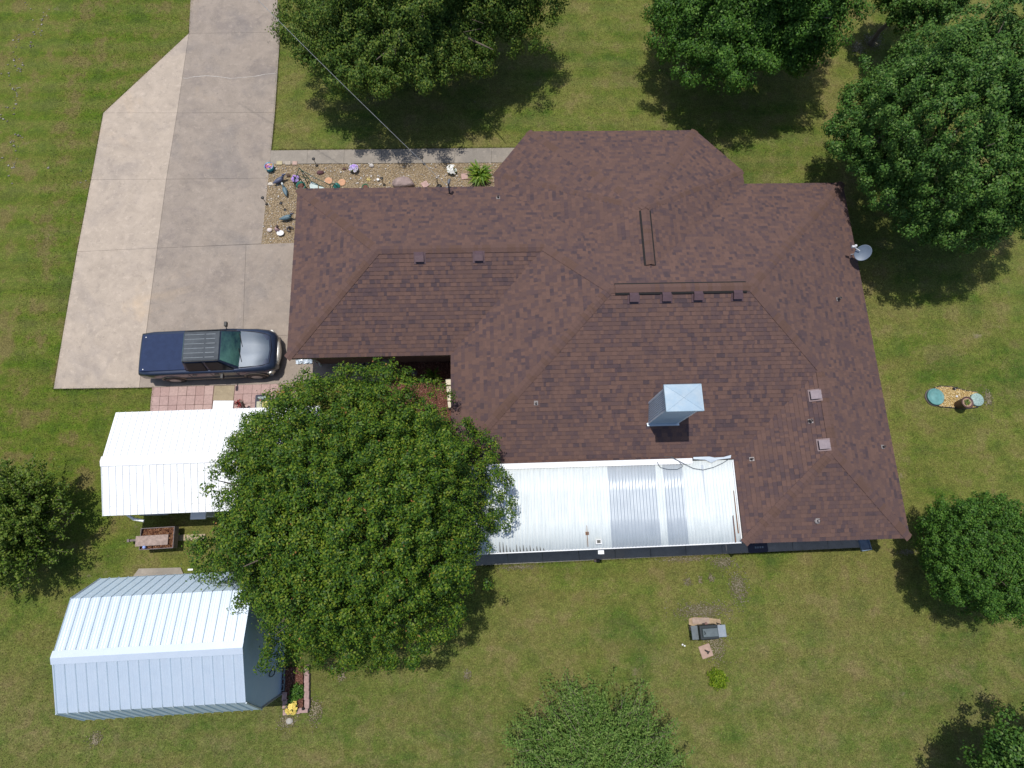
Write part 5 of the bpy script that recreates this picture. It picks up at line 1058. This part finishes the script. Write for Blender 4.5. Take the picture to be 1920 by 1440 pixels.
c = G(1420, 1022, .06); mat_('doormat', 'dark blue mat on the shaded back walk at the end of the patio', c, .55, .75, .03, .07, [(-.12 + k * .09, -.06 + k * .09, -.12, -.05, (.20, .23, .26), 'letter') for k in range(4)])
# red tool & stump on the pavers
p = G(458, 757, .25); t = thing('ornamental_post', (p.x, p.y, .03), 'short brown post with a dark red spiky plant at the edge of the white roof', 'garden ornament'); m = MB(); m.tube([(p.x - .02, p.y - .22, .05), (p.x + .03, p.y + .02, .62)], .055, 10); m.build('post', MAT('post_brown', (.17, .12, .10), .8), t)
L_RED = leaf_mat('leaf_red', [(0, (.16, .015, .02)), (1, (.30, .05, .05))]); p = G(447, 757, .2); spiky('red_plant', 'small dark red plant left of the short brown post', (p.x, p.y, .04), .22, .3, 26, L_RED, 4, w=.025)
# ------------------------------------------------------------------ east lawn: tank lids, potted plant
p = G(1755.5, 743.5, .16); t = thing('tank_lid', (p.x, p.y, 0), 'larger teal round tank lid at the left end of the yellow gravel', 'tank lid'); m = MB(); m.lathe([(.33, 0), (.345, .14), (.33, .165), (.30, .155), (.29, .145), (.20, .165), (.02, .18)], (p.x, p.y, 0), 36); m.build('cover', MAT('teal_lid', (.10, .25, .245), .55, var=.25, sc=5), t, smooth=True)
m = MB(); m.lathe([(.37, 0), (.37, .05), (.345, .05)], (p.x, p.y, 0), 36); m.build('collar', MAT('collar_grey', (.12, .10, .10), .8), t)
p = G(1833, 749, .16); t = thing('tank_lid', (p.x, p.y, 0), 'smaller pale blue-green round lid at the right end of the yellow gravel', 'tank lid'); m = MB(); m.lathe([(.255, 0), (.265, .15), (.25, .165), (.02, .18)], (p.x, p.y, 0), 32); lid = m.build('cover', MAT('pale_lid', (.27, .38, .35), .6, var=.2, sc=12), t, smooth=True)
m = MB()
for k in range(12): a_ = k * math.pi / 6; m.tube([(p.x + .05 * math.cos(a_), p.y + .05 * math.sin(a_), .18), (p.x + .22 * math.cos(a_), p.y + .22 * math.sin(a_), .168)], .006, 4)
m.build('lid_rib', MAT('lid_rib', (.20, .30, .28), .6), lid)
p = G(1795, 760, 0); t = thing('potted_plant', (p.x, p.y, 0), 'brown barrel pot with a small green plant between the two round lids', 'potted plant'); m = MB(); m.lathe([(.15, 0), (.18, .1), (.225, .50), (.24, .54), (.21, .54), (.19, .46), (.02, .45)], (p.x, p.y, .02), 26); m.build('pot', MAT('pot_brown', (.09, .045, .04), .5), t, smooth=True)
m = MB(); m.lathe([(.17, .47), (.175, .52), (.15, .52), (.14, .48)], (p.x, p.y, .02), 22); m.build('inner_pot', MAT('inner_pot', (.36, .24, .17), .7), t, smooth=True); shrub('plant', None, (p.x, p.y, .47), .15, .14, 120, .06, L_IRIS, 4, parent=t)
p = G(1790, 729, .08); m = MB(); m.blob((p.x, p.y, .08), (.07, .05, .06), 3); m.blob((p.x + .06, p.y + .03, .14), (.035, .035, .035), 4); m.blob((p.x, p.y, .12), (.03, .03, .025), 5, m=1); tag(m.build('animal_figurine', [M_TIN, M_WHITE], smooth=True), 'tiny black and white animal figurine on the upper edge of the yellow gravel', 'figurine')
p = G(1794, 743, .06); m = MB(); m.blob((p.x, p.y, .06), (.045, .045, .05), 7); tag(m.build('rock', M_WHITE), 'small white stone beside the brown barrel pot', 'rock')
# ------------------------------------------------------------------ smoker grill on the south lawn
pg = gp([(1291, 1160), (1300, 1157), (1325, 1158), (1350, 1161), (1352, 1172), (1345, 1185), (1292, 1182)]); m = MB(); m.prism(pg, -.03, .025); struct(m.build('sand_patch', MAT('sand_patch_soil', (.32, .235, .15), .95, var=.25, sc=12)))
m = MB(); p = G(1315, 1164, .05); m.box(p.x - .33, p.x + .3, p.y - .1, p.y + .1, 0, .045); tag(m.build('paving_tile', MAT('tile_tan', (.33, .25, .20), .9)), 'tan paving slab showing behind the dark grill', 'tile')
c = G(1328, 1184, .5); T = local((c.x, c.y, 0), .03); t = thing('smoker_grill', T.translation, 'dark metal smoker grill with side shelves on the south lawn', 'grill'); M_GR = MAT('grill_black', (.018, .026, .030), .45, .2); M_GR2 = MAT('grill_top', (.085, .11, .12), .5, .2, .2, 6)
m = MB(); m.box(-.36, .30, -.24, .24, .35, .70, 0, T); m.build('body', M_GR, t, bevel=.03)
m = MB(); m.box(-.30, .27, -.16, .16, .70, .80, 0, T, taper=.02); ld = m.build('lid', M_GR2, t, bevel=.015); m = MB(); m.tube([T @ Vector((-.24, -.05, .81)), T @ Vector((-.22, 0, .86)), T @ Vector((-.24, .06, .81))], .012, 6); m.build('handle', M_GR, ld)
m = MB(); m.box(-.62, -.38, -.24, .23, .52, .55, 0, T); m.build('side_shelf', MAT('shelf_grey', (.10, .12, .13), .5, .2), t, bevel=.01)
m = MB(); m.box(.31, .60, -.20, .21, .60, .63, 0, T); m.build('side_shelf', sheet('shelf_weathered', (.20, .24, .28), (.32, .33, .34), .5, .2, .7, (7, 7, 7)), t, bevel=.01)
for x in (-.55, .5):
    for y in (-.2, .2): m = MB(); m.tube([T @ Vector((x, y, 0)), T @ Vector((x, y, .53))], .02, 6); m.build('leg', M_GR, t)
m = MB(); m.lathe([(.05, 0), (.05, .04), (.02, .05)], T @ Vector((-.05, .27, .5)), 12); m.build('vent_cap', MAT('vent_rust', (.16, .09, .08), .8), t)
c = G(1323.5, 1221, .04); m = MB(); T = Matrix.Translation((c.x, c.y, 0)) @ Matrix.Rotation(.28, 4, 'Z'); m.box(-.21, .21, -.22, .22, 0, .045, 0, T); tag(m.build('stepping_stone', MAT('step_pink', (.36, .25, .20), .9), bevel=.008), 'square pink stepping stone just below the smoker grill', 'stepping stone')
m = MB(); c = G(1326, 1221, .06); m.tube([(c.x - .09, c.y + .05, .06), (c.x - .02, c.y, .07), (c.x + .04, c.y - .03, .06), (c.x + .09, c.y - .02, .055)], [.015, .035, .03, .02], 8); m.blob((c.x + .02, c.y - .07, .06), (.03, .03, .02), 2); tag(m.build('lizard_ornament', M_TIN, smooth=True), 'little dark lizard ornament on the pink stepping stone', 'ornament')
for k, (u, v) in enumerate(((1280, 1209), (1284, 1211))):
    c = G(u, v, .05); m = MB(); m.blob((c.x, c.y, .04), (.035, .03, .03), k); tag(m.build('white_pebble', M_WHITE), ('left' if k == 0 else 'right') + ' one of two white pebbles in the grass near the pink stepping stone', 'pebble', 'white pebbles in the grass')
c = G(1119, 1051, .05); m = MB(); m.box(c.x - .1, c.x + .1, c.y - .05, c.y + .05, 0, .08); tag(m.build('brick', MAT('brick_dark', (.07, .055, .05), .9), bevel=.006), 'single dark brick on the grass edge below the patio', 'brick')
# bare earth patches and pale chips
def patch(u, v, r, seed, mt):
    c = G(u, v); rs = np.random.RandomState(seed); n = int(30 + 1500 * r[0] * r[1] * 3.1); X = c.x + rs.normal(0, r[0] * .55, n); Y = c.y + rs.normal(0, r[1] * .55, n); sz = rs.uniform(.012, .034, n)
    V = OCT[None] * np.stack([sz, sz * rs.uniform(.5, 1, n), sz * .25], 1)[:, None, :] + rs.normal(0, .2, (n, 6, 3)) * sz[:, None, None] * np.array([1, 1, .3]) + np.stack([X, Y, np.full(n, .02)], 1)[:, None, :]
    return tag(arrays_mesh('bare_soil', V.reshape(-1, 3), (OCF[None] + (np.arange(n) * 6)[:, None, None]).reshape(-1, 3), mt), kind='stuff')
MS1 = island_mat('bare_sand', [(0, (.15, .13, .06)), (.6, (.22, .185, .11)), (1, (.34, .30, .22))]); MS2 = island_mat('bare_dust', [(0, (.14, .12, .06)), (.6, (.19, .165, .10)), (1, (.28, .25, .19))])
for i, (u, v, r) in enumerate(((876, 1265, (.12, .16)), (640, 1266, (.14, .2)), (1289, 1090, (.12, .14)), (1313, 1088, (.06, .12)), (1333, 1083, (.10, .14)), (1607, 90, (.30, .30)), (1636, 77, (.40, .38)), (1852, 745, (.16, .34)), (975, 1063, (.6, .08)), (1285, 1048, (.9, .08)), (1355, 1054, (.4, .2)), (592, 1332, (.22, .35)), (1700, 1035, (.3, .1)), (540, 1352, (.3, .2)), (1385, 1100, (.3, .5)), (180, 1385, (.2, .2)), (1320, 1145, (.9, .25)), (1340, 1210, (.35, .5)))):
    patch(u, v, r, i, MS1 if i % 2 else MS2)
# satellite dish ------------------------------------------------------
b = G(1594, 478, 2.42); t = thing('satellite_dish', b, 'grey-blue oval satellite dish clamped to the east roof edge', 'satellite dish')
d0 = G(1618, 474, 3.05); nrm = Vector((.10, -.72, .80)).normalized(); nrm = Vector((-.45, -.38, .80)).normalized(); x_ = nrm.cross(Vector((0, 0, 1))).normalized(); y_ = nrm.cross(x_); R_ = Matrix((x_, y_, nrm)).transposed().to_4x4(); T = Matrix.Translation(d0) @ R_
m = MB(); prof = [(.02, 0), (.12, .006), (.22, .022), (.30, .045), (.315, .05), (.30, .030), (.12, -.012), (.02, -.016)]; m.lathe(prof, (0, 0, 0), 34, T=T @ Matrix.Diagonal((.86, 1, 1, 1))); m.build('reflector', MAT('dish_grey', (.115, .15, .20), .5, .1, .08), t, smooth=True)
f_ = G(1601, 463, 3.2); m = MB(); m.tube([d0 - nrm * .03, b.lerp(d0, .5), b + Vector((0, 0, .02))], .022, 8); m.build('mast', MAT('dish_arm', (.55, .56, .58), .4), t)
m = MB(); m.tube([d0 + (f_ - d0) * .35, f_], .018, 6); m.box(f_.x - .08, f_.x + .07, f_.y - .03, f_.y + .05, f_.z - .03, f_.z + .04); m.box(f_.x + .02, f_.x + .10, f_.y + .0, f_.y + .07, f_.z, f_.z + .06); m.build('receiver', MAT('dish_arm', (.55, .56, .58), .4), t)
m = MB(); m.box(b.x - .12, b.x + .02, b.y - .02, b.y + .1, b.z - .03, b.z + .02); m.build('bracket', M_TIN, t)
# clear splash tray at the end of the back walk
c = G(1621, 1017, .12); T = Matrix.Translation((c.x, c.y, .05)) @ Matrix.Rotation(.12, 4, 'Z'); m = MB(); m.box(-.19, .19, -.30, .30, 0, .02, 0, T); m.box(-.19, -.16, -.3, .3, .02, .11, 0, T); m.box(.16, .19, -.3, .3, .02, .11, 0, T); m.box(-.16, .16, -.3, -.27, .02, .09, 0, T); tag(m.build('splash_tray', sheet('tray_plastic', (.16, .22, .30), (.33, .38, .44), .3, 0, .5, (6, 6, 6))), 'bluish plastic splash tray at the east end of the back walk', 'tray')
# hygiene: names of repeats
